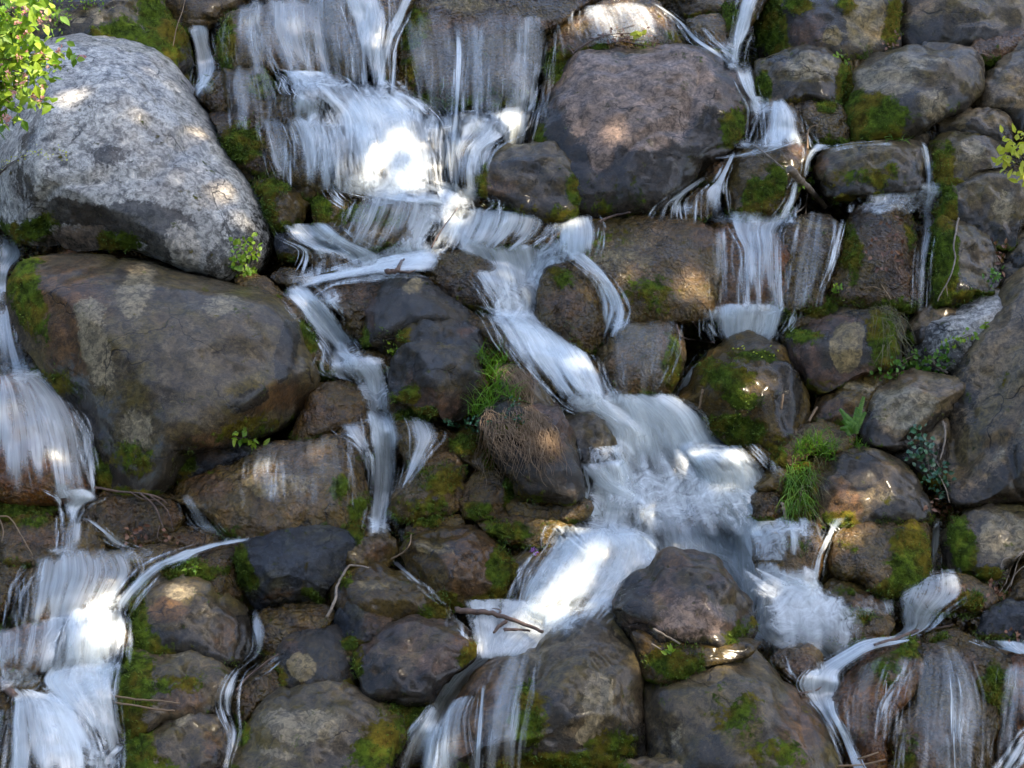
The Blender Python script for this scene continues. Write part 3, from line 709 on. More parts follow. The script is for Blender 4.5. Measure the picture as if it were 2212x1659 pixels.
R('rock', 'rounded mossy rock in the rapids, lower of two below the round mossy boulder', 'I', [(1030,820),(1070,720),(1180,682),(1290,698),(1395,740),(1418,800),(1350,870),(1200,885),(1080,880)], 'film', [('moss',1180,710,100,30,.9)], dy=-.28)
R('boulder', 'reddish speckled boulder standing in the foam, lower centre right', 'O', [(1318,1305),(1345,1268),(1400,1238),(1430,1203),(1490,1198),(1550,1208),(1580,1248),(1610,1298),(1626,1340),(1632,1385),(1560,1398),(1470,1388),(1380,1372),(1330,1345)], 'red',
  [('pale',1490,1310,90,60,.6),('dark',1370,1280,40,40,.8),('rust',1460,1205,40,10,.8),('moss',1600,1360,40,40,.9),('dark',1540,1250,30,30,.5)], cuts=3, dy=-.8, seed=52, base=.3, front=True)
R('rock', 'mossy brown base rock under the reddish speckled boulder', 'O', [(1370,1360),(1470,1372),(1620,1382),(1640,1395),(1600,1420),(1520,1420),(1470,1455),(1400,1470),(1385,1410)], 'moss', [('moss',1450,1420,60,40,.9)], dy=-.85, front=True)
R('boulder', 'tall peaked boulder at the bottom centre with water down its brown left side', 'H', [(660,1400),(760,1230),(870,1080),(990,990),(1110,965),(1220,890),(1350,790),(1480,710),(1580,688),(1690,700),(1790,790),(1885,860),(1910,930),(1900,1060),(1895,1150),(1905,1300),(1905,1550),(1890,1800),(1200,1850),(700,1850),(600,1650),(620,1500)], 'grey',
  [('rust',850,1050,180,130,1.3),('rust',850,1300,170,250,.8),('dark',950,1500,150,300,.7),('moss',1180,1200,110,200,.9),('moss',1150,1060,60,60,.8),('pale',1590,1080,90,160,1.0),('pale',1560,1320,80,110,1.1),('dark',1350,1150,150,200,.6),('moss',1700,1450,150,160,.8),('moss',1400,1620,400,120,1.2),('pale',1870,950,40,120,.4),('rust',1430,1450,160,60,.9)],
  th=.9, a=2.6, cuts=2, dy=-.5, seed=101, base=.5)  # faint pale strip at the right edge paints in its sunlit side
R('boulder', 'big olive and grey boulder at the bottom edge, right of the tall peaked one', 'O', [(1392,1500),(1398,1462),(1435,1425),(1520,1403),(1600,1398),(1655,1425),(1705,1485),(1762,1535),(1795,1590),(1815,1680),(1800,1780),(1420,1780),(1396,1600)], 'grey',
  [('moss',1580,1490,60,60,.5),('moss',1640,1590,90,60,.5),('moss',1560,1655,200,30,.9),('pale',1460,1550,40,60,.4),('rust',1720,1530,60,60,.9)], th=.95, dy=-.55, seed=8, base=.3)
R('rock', 'small pale topped stone peeking over the bottom edge, lowest of all in the middle', 'O', [(1345,1668),(1400,1642),(1470,1638),(1535,1652),(1575,1690),(1580,1760),(1340,1760)], 'tan', [('moss',1360,1670,20,20)], dy=-.8)
R('rock', 'half drowned brown stone between the rapids and the olive boulder', 'I', [(690,1010),(760,945),(880,915),(970,950),(985,1050),(950,1130),(850,1150),(770,1100)], 'film', [('rust',850,1020,100,80,.8)], dy=-.4)
R('boulder', 'orange brown wet boulder along the right side of the curved stream', 'I', [(1020,1330),(1090,1150),(1190,1030),(1280,930),(1400,875),(1500,875),(1600,930),(1590,1060),(1470,1180),(1400,1320),(1370,1500),(1360,1750),(1180,1750),(1110,1500)], 'rust', [('moss',1500,900,90,40,.9),('rust',1170,1230,90,120,1.1),('moss',1350,1000,100,80,.5)], dy=-.5, base=.2)
R('boulder', 'dark brown dripping boulder at the bottom right with thin trickles', 'I', [(1340,1500),(1390,1280),(1490,1130),(1570,970),(1700,940),(1800,960),(1890,1050),(1990,1200),(2070,1320),(2010,1500),(1960,1800),(1340,1800)], 'wet', [('rust',1600,1400,200,200,.8),('moss',1450,1550,80,200,.5)], dy=-.5, a=2.9)
R('rock', 'rock with vivid green moss patch near the lower right corner', 'I', [(1770,1010),(1785,940),(1850,905),(1960,915),(2090,975),(2150,1010),(2190,1110),(2110,1260),(2080,1370),(1970,1320),(1880,1160),(1800,1070)], 'wet', [('moss',1980,1130,100,130,1.4),('rust',1850,980,60,60,.7)], dy=-.5)
R('boulder', 'brown boulder in the lower right corner', 'I', [(2030,1340),(2130,1010),(2212,955),(2400,950),(2420,1800),(1930,1800),(1990,1500)], 'rust', [('dark',2080,1450,60,200,.8)], dy=-.5)
R('rock', 'low wet stone with a round moss tuft above the dripping boulder', 'I', [(1600,930),(1640,870),(1700,838),(1800,818),(1900,865),(1960,915),(1860,940),(1720,960)], 'wet', [('moss',1690,890,50,40,1.4)], dy=-.35)
R('rock', 'brown slab under shallow running water, below the right edge boulder', 'I', [(1450,620),(1560,530),(1750,480),(1900,498),(2010,560),(2030,650),(1850,700),(1600,700)], 'film', [('rust',1700,560,200,60,.7)], dy=-.28)
R('rock', 'flat dark stone in the gravel at the right edge', 'I', [(1950,820),(1990,720),(2100,658),(2212,655),(2380,680),(2380,830),(2100,870),(1980,865)], 'slate', dy=-.35)
R('rock', 'tiny cushion mossed stone in the gravel by the bent stick', 'I', [(1820,660),(1850,620),(1920,610),(1970,650),(1960,685),(1860,690)], 'moss', [('moss',1890,640,80,40,1.4)], dy=-.42)
# lower left
R('boulder', 'brown rock with three threads of water at the left edge, below the moss cushion', 'G', [(0,260),(60,150),(200,118),(350,136),(500,148),(600,218),(630,320),(600,400),(300,420),(60,420)], 'film', [('rust',300,220,200,60,.8),('moss',200,140,120,30,.5)], a=2.9, dy=-.2)
R('boulder', 'wide brown streaked boulder under a water film, lower left', 'G', [(110,640),(165,470),(250,400),(400,366),(600,345),(730,395),(810,480),(760,620),(690,740),(400,800),(200,800),(130,730)], 'film', [('rust',350,700,250,60,.9),('dark',180,620,60,120,.7)], dy=-.25)
R('rock', 'violet brown rock at the left edge beside the water film', 'G', [(-120,430),(60,405),(150,450),(150,540),(80,680),(0,790),(-120,800)], 'wet', dy=-.2)
R('rock', 'smooth sandy slab under the thin stream, left of the mossy ledge', 'G', [(640,360),(760,320),(1000,310),(1120,330),(1060,420),(930,500),(780,490),(700,430)], 'film', dy=-.25)
R('rock', 'small tan slab feeding the thin stream, left of the blue slate rock', 'G', [(960,260),(1080,200),(1250,190),(1350,230),(1330,300),(1150,330),(1000,320)], 'film', [('rust',1150,250,150,50,.6)], dy=-.15)
R('rock', 'mossy overhanging ledge carrying the thin stream, left of the blue slate rock', 'G', [(890,520),(1000,435),(1180,360),(1300,315),(1440,268),(1490,300),(1460,420),(1450,580),(1390,640),(1250,560),(1100,500),(960,510)], 'wet', [('moss',1150,420,250,50,1)], dy=-.28)
R('boulder', 'angular blue black slate rock with moss on its left corner', 'G', [(1435,340),(1490,275),(1640,210),(1750,168),(1880,142),(1975,168),(2055,220),(2130,270),(2150,330),(2090,460),(1990,580),(1890,690),(1800,715),(1600,710),(1530,640),(1490,500),(1445,420)], 'slate',
  [('moss',1500,420,60,130,1.4),('moss',1920,640,60,40,1),('rust',1700,620,180,70,.6),('pale',1850,220,150,50,.25)], cuts=6, a=3, dy=-.28, seed=63, base=.15)
R('rock', 'brown mossy rock touching the right end of the blue slate rock', 'H', [(-60,220),(20,175),(80,166),(190,178),(290,208),(372,280),(380,360),(330,420),(200,470),(80,440),(20,340)], 'moss', [('moss',130,210,60,50,1.2),('rust',270,300,90,60,.9)], dy=-.22, cuts=1)
R('boulder', 'round boulder with a bright sun patch and orange spot, lower left', 'G', [(772,730),(798,640),(860,560),(960,490),(1100,462),(1205,462),(1295,510),(1385,600),(1455,680),(1505,760),(1530,870),(1500,970),(1390,1030),(1300,1000),(1000,970),(830,950),(785,850)], 'grey',
  [('rust',1060,625,110,60,1.5),('pale',1120,540,100,40,.8),('moss',850,680,90,180,1.2),('moss',950,860,150,100,.9),('rust',1400,800,100,150,.6),('pale',1300,650,120,60,.4)], dy=-.3, th=1.0, base=.4, seed=73)  # pale mark near the top paints the sun patch into the colour
R('boulder', 'mossy brown oval boulder right of the left falls, directly below the sun patched one', 'G', [(700,1110),(728,1010),(800,945),(900,900),(1060,872),(1185,888),(1295,950),(1355,1010),(1405,1080),(1380,1190),(1310,1290),(1150,1300),(1000,1350),(870,1440),(760,1480),(715,1330)], 'grey',
  [('moss',850,1100,150,180,1.1),('moss',1100,1050,250,60,.7),('rust',1150,1130,160,90,.6),('pale',1120,900,90,25,.6),('moss',820,1320,130,110,1.3)], dy=-.38, th=1.0, seed=80)
R('boulder', 'mossy boulder at the bottom edge, right of the lower left fall', 'G', [(770,1520),(825,1420),(900,1350),(1050,1270),(1160,1242),(1255,1290),(1355,1370),(1415,1480),(1390,1620),(1330,1800),(680,1800),(670,1660),(740,1570)], 'grey',
  [('moss',860,1480,110,180,1.4),('moss',1000,1620,180,120,1.0),('pale',1150,1290,80,40,.5),('rust',1330,1480,80,120,.7)], dy=-.5, th=1.0)
R('boulder', 'broad brown boulder with banded pale top at the bottom edge, left of centre', 'G', [(1440,1530),(1515,1400),(1560,1300),(1650,1200),(1800,1163),(2000,1163),(2150,1198),(2270,1250),(2370,1330),(2470,1430),(2450,1560),(2400,1750),(2300,1850),(1400,1850),(1380,1650)], 'grey',
  [('pale',1850,1300,280,90,.75),('moss',1500,1430,50,60,.8),('moss',2330,1450,150,150,1.1),('moss',1900,1620,450,80,1.2),('pale',1700,1450,180,40,.6)], cuts=2, dy=-.5, seed=93)
R('boulder', 'small round dark boulder with pale streaked patch, lower left of centre', 'G', [(1675,960),(1718,870),(1800,800),(1890,768),(2000,786),(2085,850),(2145,950),(2168,1060),(2150,1170),(2000,1200),(1850,1190),(1720,1160),(1680,1060)], 'black',
  [('pale',1850,970,90,80,1.1),('moss',1720,1080,50,100,.9),('moss',2100,1120,60,60,.7),('rust',1800,880,70,50,.5)], dy=-.35, th=1.0)
R('boulder', 'flat dark purple brown boulder left of the stick in the pool', 'H', [(122,1020),(155,900),(220,838),(350,788),(500,766),(700,766),(785,800),(845,870),(885,950),(870,1010),(770,1080),(660,1150),(560,1230),(400,1240),(200,1190),(140,1100)], 'red',
  [('rust',760,850,80,60,.7),('moss',820,930,60,60,.9),('dark',350,950,200,80,.6),('moss',160,1000,40,80,.8)], dy=-.42, th=1.0, base=.4, front=True)
R('boulder', 'rounded brown rock with silvery wet top, below the narrow side trickle', 'H', [(10,590),(55,500),(160,458),(250,438),(350,466),(460,508),(580,576),(665,640),(728,725),(715,790),(560,810),(400,820),(280,800),(100,720),(25,650)], 'moss',
  [('moss',600,700,110,70,1),('pale',250,510,150,40,.5),('moss',80,500,50,50,.8)], dy=-.3, cuts=1)  # pale mark along the top paints in its silvery sheen
R('rock', 'small blue and brown pointed rock in front of the silvery topped one', 'H', [(5,760),(45,645),(130,628),(220,678),(330,738),(390,790),(300,850),(180,900),(60,920),(15,850)], 'slate', [('rust',270,740,90,60,1.1),('moss',100,860,60,40,.9)], cuts=3, dy=-.4, seed=12)
R('boulder', 'angular reddish brown boulder with bright moss rim, lower centre', 'H', [(395,350),(455,262),(600,228),(740,198),(865,176),(925,218),(1005,300),(1065,370),(1115,450),(1138,530),(1110,630),(1025,690),(900,712),(780,705),(670,650),(550,570),(450,470)], 'moss',
  [('moss',1060,480,60,150,1.5),('moss',1000,350,50,60,1.2),('moss',660,590,120,60,1.4),('rust',850,330,170,140,1.2),('rust',820,500,170,100,.9),('pale',620,270,180,40,.5),('moss',1000,620,130,70,.9)], cuts=5, a=2.8, dy=-.3, seed=36, th=1.0, front=True)
R('rock', 'flat slab with silver gleam left of the water dome', 'H', [(870,175),(950,118),(1050,93),(1200,102),(1340,130),(1465,190),(1400,260),(1250,310),(1100,290),(950,230)], 'film', [('moss',1050,200,150,60,.9),('moss',950,140,60,30,.7)], dy=-.25, a=3)
R('rock', 'small flat mossy stone behind the angular reddish boulder', 'H', [(430,200),(530,130),(680,98),(780,118),(785,180),(640,235),(490,245)], 'film', [('moss',560,140,100,40,.8)], dy=-.2)
R('boulder', 'dome rock hidden under the fan of white water', 'H', [(1080,690),(1150,500),(1250,350),(1400,250),(1600,215),(1800,255),(1930,340),(1990,430),(1880,580),(1740,700),(1500,750),(1250,750)], 'film', base=0, dy=-.25, th=.9)
R('rock', 'grey violet stone between the moss rimmed boulder and the water dome', 'H', [(1060,430),(1120,370),(1220,335),(1280,360),(1230,480),(1160,600),(1110,560)], 'grey', dy=-.2)
R('rock', 'shelf of wet gravelly stone between the slate rock and the small round boulder', 'G', [(1550,800),(1600,705),(1800,680),(1990,690),(2030,750),(1880,820),(1760,880),(1700,980),(1600,900)], 'wet', dy=-.28, a=3)
R('rock', 'glossy brown rock in the trickle left of the small round dark boulder', 'G', [(1410,1260),(1430,1150),(1530,1075),(1650,990),(1720,1060),(1740,1150),(1610,1200),(1540,1320),(1460,1400)], 'wet', dy=-.38)
R('boulder', 'golden brown overhung ledge with water pouring over it at the left edge', 'G', [(-160,950),(-60,870),(120,790),(300,755),(560,735),(720,755),(740,890),(600,1010),(250,1080),(-60,1120),(-160,1100)], 'rust', [('rust',200,820,300,70,1.3)], a=3, dy=-.4, base=0)
R('rock', 'brown step stone at the left edge between the two lower left falls', 'G', [(-120,1110),(80,1085),(290,1060),(330,1130),(200,1230),(60,1260),(-120,1220)], 'film', dy=-.4)
R('rock', 'dark round stone in the bottom left corner of the cascade', 'G', [(-100,1180),(0,1160),(70,1210),(75,1300),(20,1360),(-100,1380)], 'wet', dy=-.5)
R('boulder', 'dark round rock behind the fan of water in the bottom left corner', 'G', [(10,1550),(50,1330),(150,1245),(330,1255),(460,1340),(560,1460),(620,1620),(640,1820),(-20,1820)], 'wet', base=0, dy=-.55)
R('boulder', 'rock under the lower left fall, left of the mossy oval boulder', 'G', [(220,1190),(400,1090),(550,1070),(700,1090),(725,1300),(750,1560),(620,1560),(480,1380),(300,1290)], 'wet', base=0, dy=-.42)
R('rock', 'small round mossy stone in the green gap right of the banded bottom boulder', 'H', [(80,1190),(250,1180),(450,1230),(600,1220),(600,1330),(500,1430),(380,1400),(200,1290)], 'moss', [('moss',350,1280,220,90,1.3)], dy=-.35)
R('rock', 'mossy stone squeezed between the flat purple boulder and the tiny pointed rock', 'H', [(-30,1000),(20,900),(100,860),(170,860),(150,1000),(60,1080),(-20,1100)], 'moss', [('moss',110,880,60,60,1)], dy=-.38)

BV = BVHTree.FromPolygons([tuple(v) for v in np.concatenate(ALLV).tolist()], ALLF)
BEDB = BVHTree.FromPolygons([tuple(v) for v in np.concatenate(BEDV).tolist()], BEDF)
CV = Vector(CAM.tolist())


def hit(u, v):
    d = ray([[u, v]])[0]
    h = BV.ray_cast(CV, Vector(d.tolist()).normalized(), 60)
    if h[0] is None:
        return None, None
    return h[0], h[1]


# gravel and small rubble lodged in the joints
def build_gravel():
    g = np.random.RandomState(77)
    V, F = ico(2)
    V1, F1 = ico(1)
    vs, fs, nv = [], [], 0
    for k in range(26000):
        u, v = g.uniform(-60, FW + 60), g.uniform(-60, FH + 60)
        d = ray([[u, v]])[0]
        h = BV.ray_cast(CV, Vector(d.tolist()).normalized(), 60)
        if h[0] is None or h[2] >= GROUND_F:
            continue
        s_ = .016 * math.exp(g.normal() * .55)
        big = s_ > .02
        vv = (V if big else V1) * (1 + .35 * noise((V if big else V1) * 1.7 + k, k)[:, None])
        M3 = g.normal(size=(3, 3))
        Q_, _ = np.linalg.qr(M3)
        vv = (vv * np.array([1, .8, .62])) @ Q_ * s_ + np.array(h[0][:]) - np.array([0, s_ * .3, 0])
        vs.append(vv)
        fs.append(np.array(F if big else F1) + nv)
        nv += len(vv)
    o = mesh_obj('gravel', np.concatenate(vs), np.concatenate(fs), M['film'])
    for a_ in ('moss', 'pale', 'dark', 'rust'):
        attr(o.data, a_, np.zeros(nv) + (.2 if a_ == 'moss' else 0))
    tag(o, 'wet brown gravel and rubble lodged between the boulders', 'gravel', kind='stuff')
    return


build_gravel()

# ------------------------------------------------------------------ water
def water_mat():
    N = NT('silky_water')
    uv = N.n('ShaderNodeUVMap', uv_map='flow')
    sep = N.n('ShaderNodeSeparateXYZ')
    N.l(uv.outputs[0], sep.inputs[0])
    oi = N.n('ShaderNodeObjectInfo')

    def streak(fu, fv, det, rough, off):
        c = N.n('ShaderNodeCombineXYZ')
        N.l(N.math('MULTIPLY', sep.outputs[0], fu), c.inputs[0])
        N.l(N.math('MULTIPLY', sep.outputs[1], fv), c.inputs[1])
        N.l(N.math('MULTIPLY_ADD' if False else 'ADD', N.math('MULTIPLY', oi.outputs['Random'], 61.0), off), c.inputs[2])
        return N.noise(c.outputs[0], 1.0, det, rough, .15)
    s1 = streak(9, .9, 3, .6, 0)
    s2 = streak(24, 1.2, 3, .6, 5)
    s3 = streak(70, 2.0, 2, .6, 9)
    s0 = streak(3.2, .7, 2, .5, 13)
    s = N.math('ADD', N.math('MULTIPLY', s1, .30), N.math('ADD', N.math('MULTIPLY', s2, .30), N.math('ADD', N.math('MULTIPLY', s3, .09), N.math('MULTIPLY', s0, .25))))
    foam = N.attr('foam')
    tc = N.n('ShaderNodeTexCoord')
    f1 = N.noise(tc.outputs['Object'], 8, 8, .68, 1.5)
    s = N.mixf(N.math('MULTIPLY', foam, .6), s, f1)
    dens = N.attr('dens')
    # opacity: the denser the flow the less the bed shows between the strands
    k = N.math('MULTIPLY', N.math('SUBTRACT', s, .49), 5.2)
    a = N.math('ADD', dens, N.math('MULTIPLY', k, N.math('MULTIPLY', N.math('SUBTRACT', 1.25, dens), N.math('MULTIPLY', dens, 2.0, clamp=True))))
    fe = N.math('ADD', N.math('MULTIPLY', N.attr('edge'), 1.9), N.math('SUBTRACT', N.math('MULTIPLY', s, 3.0), 2.05))
    a = N.math('MULTIPLY', N.math('MULTIPLY', a, 1.0, clamp=True), N.math('MULTIPLY', N.step(fe, 0.0, 1.0), N.attr('ending')), clamp=True)
    a = N.math('MULTIPLY', a, .95)
    tr = N.n('ShaderNodeBsdfTransparent')
    df = N.n('ShaderNodeBsdfDiffuse')
    df.inputs['Color'].default_value = (.80, .86, .88, 1)
    tl = N.n('ShaderNodeBsdfTranslucent')
    tl.inputs['Color'].default_value = (.78, .85, .88, 1)
    gl = N.n('ShaderNodeBsdfGlossy')
    gl.inputs['Roughness'].default_value = .28
    gl.inputs['Color'].default_value = (.9, .9, .9, 1)
    bp = N.n('ShaderNodeBump')
    bp.inputs['Strength'].default_value = .35
    bp.inputs['Distance'].default_value = .03
    N.l(s, bp.inputs['Height'])
    for x in (df, gl):
        N.l(bp.outputs[0], x.inputs['Normal'])
    m1 = N.n('ShaderNodeMixShader')
    m1.inputs[0].default_value = .35
    N.l(df.outputs[0], m1.inputs[1])
    N.l(tl.outputs[0], m1.inputs[2])
    m2 = N.n('ShaderNodeMixShader')
    m2.inputs[0].default_value = .12
    N.l(m1.outputs[0], m2.inputs[1])
    N.l(gl.outputs[0], m2.inputs[2])
    m3 = N.n('ShaderNodeMixShader')
    N.l(a, m3.inputs[0])
    N.l(tr.outputs[0], m3.inputs[1])
    N.l(m2.outputs[0], m3.inputs[2])
    N.l(m3.outputs[0], N.out.inputs['Surface'])
    return N.m


M['water'] = water_mat()


def resample(rows, n):
    rows = np.array(rows, float)
    k = len(rows)
    mid = (rows[:, :2] + rows[:, 2:]) / 2
    seg = np.hypot(*(mid[1:] - mid[:-1]).T)
    s = np.concatenate([[0], np.cumsum(seg)])
    t = np.linspace(0, s[-1], n)
    out = np.zeros((n, 4))
    for i, x in enumerate(t):
        j = min(max(np.searchsorted(s, x) - 1, 0), k - 2)
        f = (x - s[j]) / max(1e-6, s[j + 1] - s[j])
        p0, p1, p2, p3 = rows[max(j - 1, 0)], rows[j], rows[j + 1], rows[min(j + 2, k - 1)]
        out[i] = .5 * ((2 * p1) + (p2 - p0) * f + (2 * p0 - 5 * p1 + 4 * p2 - p3) * f * f + (3 * p1 - p0 - 3 * p2 + p3) * f ** 3)
    return out, s[-1]


def blur(a, ax, n):
    for _ in range(n):
        p = np.pad(a, [(1, 1) if i == ax else (0, 0) for i in range(2)], mode='edge')
        a = (np.take(p, range(0, a.shape[ax]), ax) + 2 * a + np.take(p, range(2, a.shape[ax] + 2), ax)) / 4
    return a


WN = [0]
WV, WF, WC = [], [], [0]


def W(tile, rows, dens=.6, foam=0.0, soft=None, layers=3, lift=.03, fall=True, ends=(.13, .22), vs=1.0, jump=.25, plane=None):
    """a sheet of running water laid over the rocks; rows are left/right banks from upstream to downstream"""
    r = np.array(rows, float)
    r = np.concatenate([px(tile, r[:, :2]), px(tile, r[:, 2:])], 1)
    r = np.concatenate([[r[0] - (r[1] - r[0]) * min(.3, 9 / (np.abs(r[1] - r[0]).max() + 1e-6))], r[1:-1],
                        [r[-1] + (r[-1] - r[-2]) * min(.3, 10 / (np.abs(r[-1] - r[-2]).max() + 1e-6))]])
    wid = np.hypot(r[:, 2] - r[:, 0], r[:, 3] - r[:, 1]).mean()
    if soft is None:
        soft = min(.42, .10 + 12 / wid)
    g, ln = resample(r, 8)
    nu = int(min(90, max(8, wid / 5)))
    nv = int(min(130, max(10, ln / 5)))
    g, ln = resample(r, nv)
    tu = np.linspace(0, 1, nu)
    U = g[:, :1] * (1 - tu) + g[:, 2:3] * tu
    V = g[:, 1:2] * (1 - tu) + g[:, 3:4] * tu
    # sag the lines a little so that no bank is ruler straight
    wob = fbm(np.stack([U.ravel() * .012, V.ravel() * .012, np.full(U.size, WN[0] * 3.1)], 1), 5, 2).reshape(U.shape)
    D = ray(np.stack([U.ravel(), V.ravel()], 1))
    Dn = D / np.linalg.norm(D, axis=1)[:, None]
    T = np.full(len(D), np.nan)
    for i in range(len(D)):
        h = BEDB.ray_cast(CV, Vector(Dn[i].tolist()), 60)
        if h[0] is not None:
            T[i] = (h[0] - CV).length / np.linalg.norm(D[i])
    T = T.reshape(U.shape)
    T = np.where(np.isnan(T), np.nanmedian(T), T)
    med = np.median(T, axis=1)[:, None]
    T = np.maximum(T, blur(med, 0, 4) - jump)
    hitT = T.copy()
    Dy = D[:, 1].reshape(U.shape)
    Y = CAM[1] + T * Dy
    if fall:                                   # water leaves a ledge and never runs back under it
        Y = np.minimum.accumulate(Y, axis=0)
        Y = blur(blur(Y, 1, 3), 0, 5)
    else:
        Y = blur(blur(Y, 1, 3), 0, 3)
    if plane is not None:                       # a level reach: the pool surface
        dd_ = D.reshape(nv, nu, 3)
        T0 = (plane - (CAM[1] - SLOPE * CAM[2])) / (dd_[:, :, 1] - SLOPE * dd_[:, :, 2])
        Y = CAM[1] + T0 * Dy
        hitT = T0 + 9
    T = (Y - CAM[1]) / Dy
    T = np.minimum(T, hitT - .010)
    for _ in range(2):
        Pd = np.pad(T, 1, mode='edge')
        T = np.minimum.reduce([T, Pd[1:-1, :-2], Pd[1:-1, 2:], Pd[:-2, 1:-1], Pd[2:, 1:-1]])
    T = blur(blur(T, 1, 4), 0, 4)
    size = (T.mean() / FOC)
    for L in range(layers):
        if L == 2:                               # a thin mist of drops round the flow
            ex = max(.10, min(.35, 9 / wid))
            D2 = D.reshape(nv, nu, 3)
            mid = D2.mean(1, keepdims=True)
            D = (mid + (D2 - mid) * (1 + 2 * ex)).reshape(-1, 3)
        TT = T - lift * (1 + 1.2 * L) - wob * .012
        P = CAM + D * TT.ravel()[:, None]
        dd = dens * (.86, .42, .36)[L] * (1 if L == 0 or dens > .65 else .55)
        idx = np.arange(nu * nv).reshape(nv, nu)
        f = np.stack([idx[:-1, :-1].ravel(), idx[1:, :-1].ravel(), idx[1:, 1:].ravel(), idx[:-1, 1:].ravel()], 1)
        if L == 0 and dens > .45:
            WV.append(P.copy())
            WF.extend((f + WC[0]).tolist())
            WC[0] += len(P)
        c = P.mean(0)
        o = mesh_obj('water', P - c, f, M['water'], loc=c.tolist())
        me = o.data
        tv = np.linspace(0, 1, nv)
        wl = np.hypot(g[:, 2] - g[:, 0], g[:, 3] - g[:, 1]) * size
        wl = .5 * wl + .5 * wl.mean()
        # the banks fray: soft edge whose width wanders along the flow
        n1 = fbm(np.stack([np.zeros(nv) + 3.3 * WN[0], tv * ln * .02, np.zeros(nv)], 1), 8, 2)[:, None] * .5
        su = soft * 1.7 * (1 + .6 * n1)
        eu = sstep(0, 1, tu[None, :] / su) * sstep(0, 1, (1 - tu[None, :]) / su) if soft > 0 else np.ones((nv, nu))
        fr = fbm(np.stack([np.tile(tu * wid * .06, 1) + 7.7 * WN[0], np.zeros(nu), np.zeros(nu)], 1), 4, 3)[None, :]
        e0, e1 = ends
        ev = sstep(0, 1, (tv[:, None] + .5 * e0 * fr) / max(e0, 1e-3)) * sstep(0, 1, (1 - tv[:, None] + (1.1 * e1 * (fr - .3) if plane is None and foam < .9 else .2 * e1 * fr)) / max(e1, 1e-3))
        attr(me, 'edge', np.broadcast_to(eu, (nv, nu)).ravel() * (1 if L < 2 else .5))
        attr(me, 'ending', np.broadcast_to(ev, (nv, nu)).ravel())
        attr(me, 'dens', np.full(nu * nv, dd))
        attr(me, 'foam', np.full(nu * nv, foam if L < 2 else max(foam, .5)))
        uvl = me.uv_layers.new(name='flow')
        uu = (tu[None, :] - .5) * wl.mean() + L * 3.7
        vv = tv[:, None] * ln * size * vs * np.ones((1, nu))
        uvw = np.stack([(uu * np.ones((nv, 1))).ravel(), vv.ravel()], 1)
        li = np.empty(len(me.loops), dtype=np.int32)
        me.loops.foreach_get('vertex_index', li)
        uvl.data.foreach_set('uv', uvw[li].ravel())
        tag(o, 'silky white running water of the cascade', None, kind='structure')
        if L == 0:
            P0 = P.reshape(nv, nu, 3)
    # loose threads of water beside and over the sheet
    if foam < .9:
        g_ = np.random.RandomState(WN[0] + 900)
        nth = int(min(60, 6 + wid / 4) * (.5 + dens * .6))
        vs, fs, ed, dn, uvs, nn = [], [], [], [], [], 0
        lat = P0[:, -1] - P0[:, 0]
        lw = np.linalg.norm(lat, axis=1).mean()
        for _ in range(nth):
            x0 = g_.uniform(0, 1) if g_.rand() < .5 else (g_.normal() * min(.05, 6 / wid) if g_.rand() < .5 else 1 + g_.normal() * min(.05, 6 / wid))
            x1 = x0 + g_.normal() * .05
            a0 = g_.uniform(-.02, .65)
            a1 = min(1.04, a0 + g_.uniform(.25, .8))
            ns = max(5, int((a1 - a0) * nv / 2))
            tt = np.linspace(a0, a1, ns)
            xx = np.interp(tt, [a0, a1], [x0, x1]) + .02 * noise(np.stack([tt * 5, tt * 0 + _, tt * 0], 1), 3)
            ri = np.clip(tt * (nv - 1), 0, nv - 1)
            i0 = np.floor(ri).astype(int)
            i1 = np.minimum(i0 + 1, nv - 1)
            fr_ = (ri - i0)[:, None]
            xi = np.clip(xx, 0, 1) * (nu - 1)
            j0 = np.floor(xi).astype(int)
            j1 = np.minimum(j0 + 1, nu - 1)
            fj = (xi - j0)[:, None]
            pa = P0[i0, j0] * (1 - fj) + P0[i0, j1] * fj
            pb = P0[i1, j0] * (1 - fj) + P0[i1, j1] * fj
            pc = pa * (1 - fr_) + pb * fr_ + lat[i0] * (xx - np.clip(xx, 0, 1))[:, None]
            pc = pc + (CAM - pc) / 16.0 * g_.uniform(.0, .05)
            hw = g_.uniform(.010, .036) * (.6 + .6 * np.sin(np.linspace(0, math.pi, ns)))[:, None]
            sd_ = lat[i0] / (np.linalg.norm(lat[i0], axis=1)[:, None] + 1e-9)
            vs.append(np.stack([pc - sd_ * hw, pc, pc + sd_ * hw], 1).reshape(-1, 3))
            ii = np.arange(ns - 1) * 3 + nn
            fs.append(np.concatenate([np.stack([ii, ii + 3, ii + 4, ii + 1], 1), np.stack([ii + 1, ii + 4, ii + 5, ii + 2], 1)]))
            en = sstep(0, .25, np.linspace(0, 1, ns)) * sstep(0, .3, np.linspace(1, 0, ns))
            ed.append(np.stack([en * 0, en * .85, en * 0], 1).ravel())
            dn.append(np.full(ns * 3, g_.uniform(.16, .50) * (.35 + .65 * dens)))
            nn += ns * 3
        vs = np.concatenate(vs)
        c = vs.mean(0)
        o = mesh_obj('water', vs - c, np.concatenate(fs), M['water'], loc=c.tolist())
        attr(o.data, 'edge', np.concatenate(ed))
        attr(o.data, 'ending', np.concatenate(ed) ** .5)
        attr(o.data, 'dens', np.concatenate(dn))
        attr(o.data, 'foam', np.zeros(len(vs)))
        uvl = o.data.uv_layers.new(name='flow')
        li = np.empty(len(o.data.loops), dtype=np.int32)
        o.data.loops.foreach_get('vertex_index', li)
        uvl.data.foreach_set('uv', np.stack([vs[li, 0] * 1.0, vs[li, 2] * 1.0], 1).ravel())
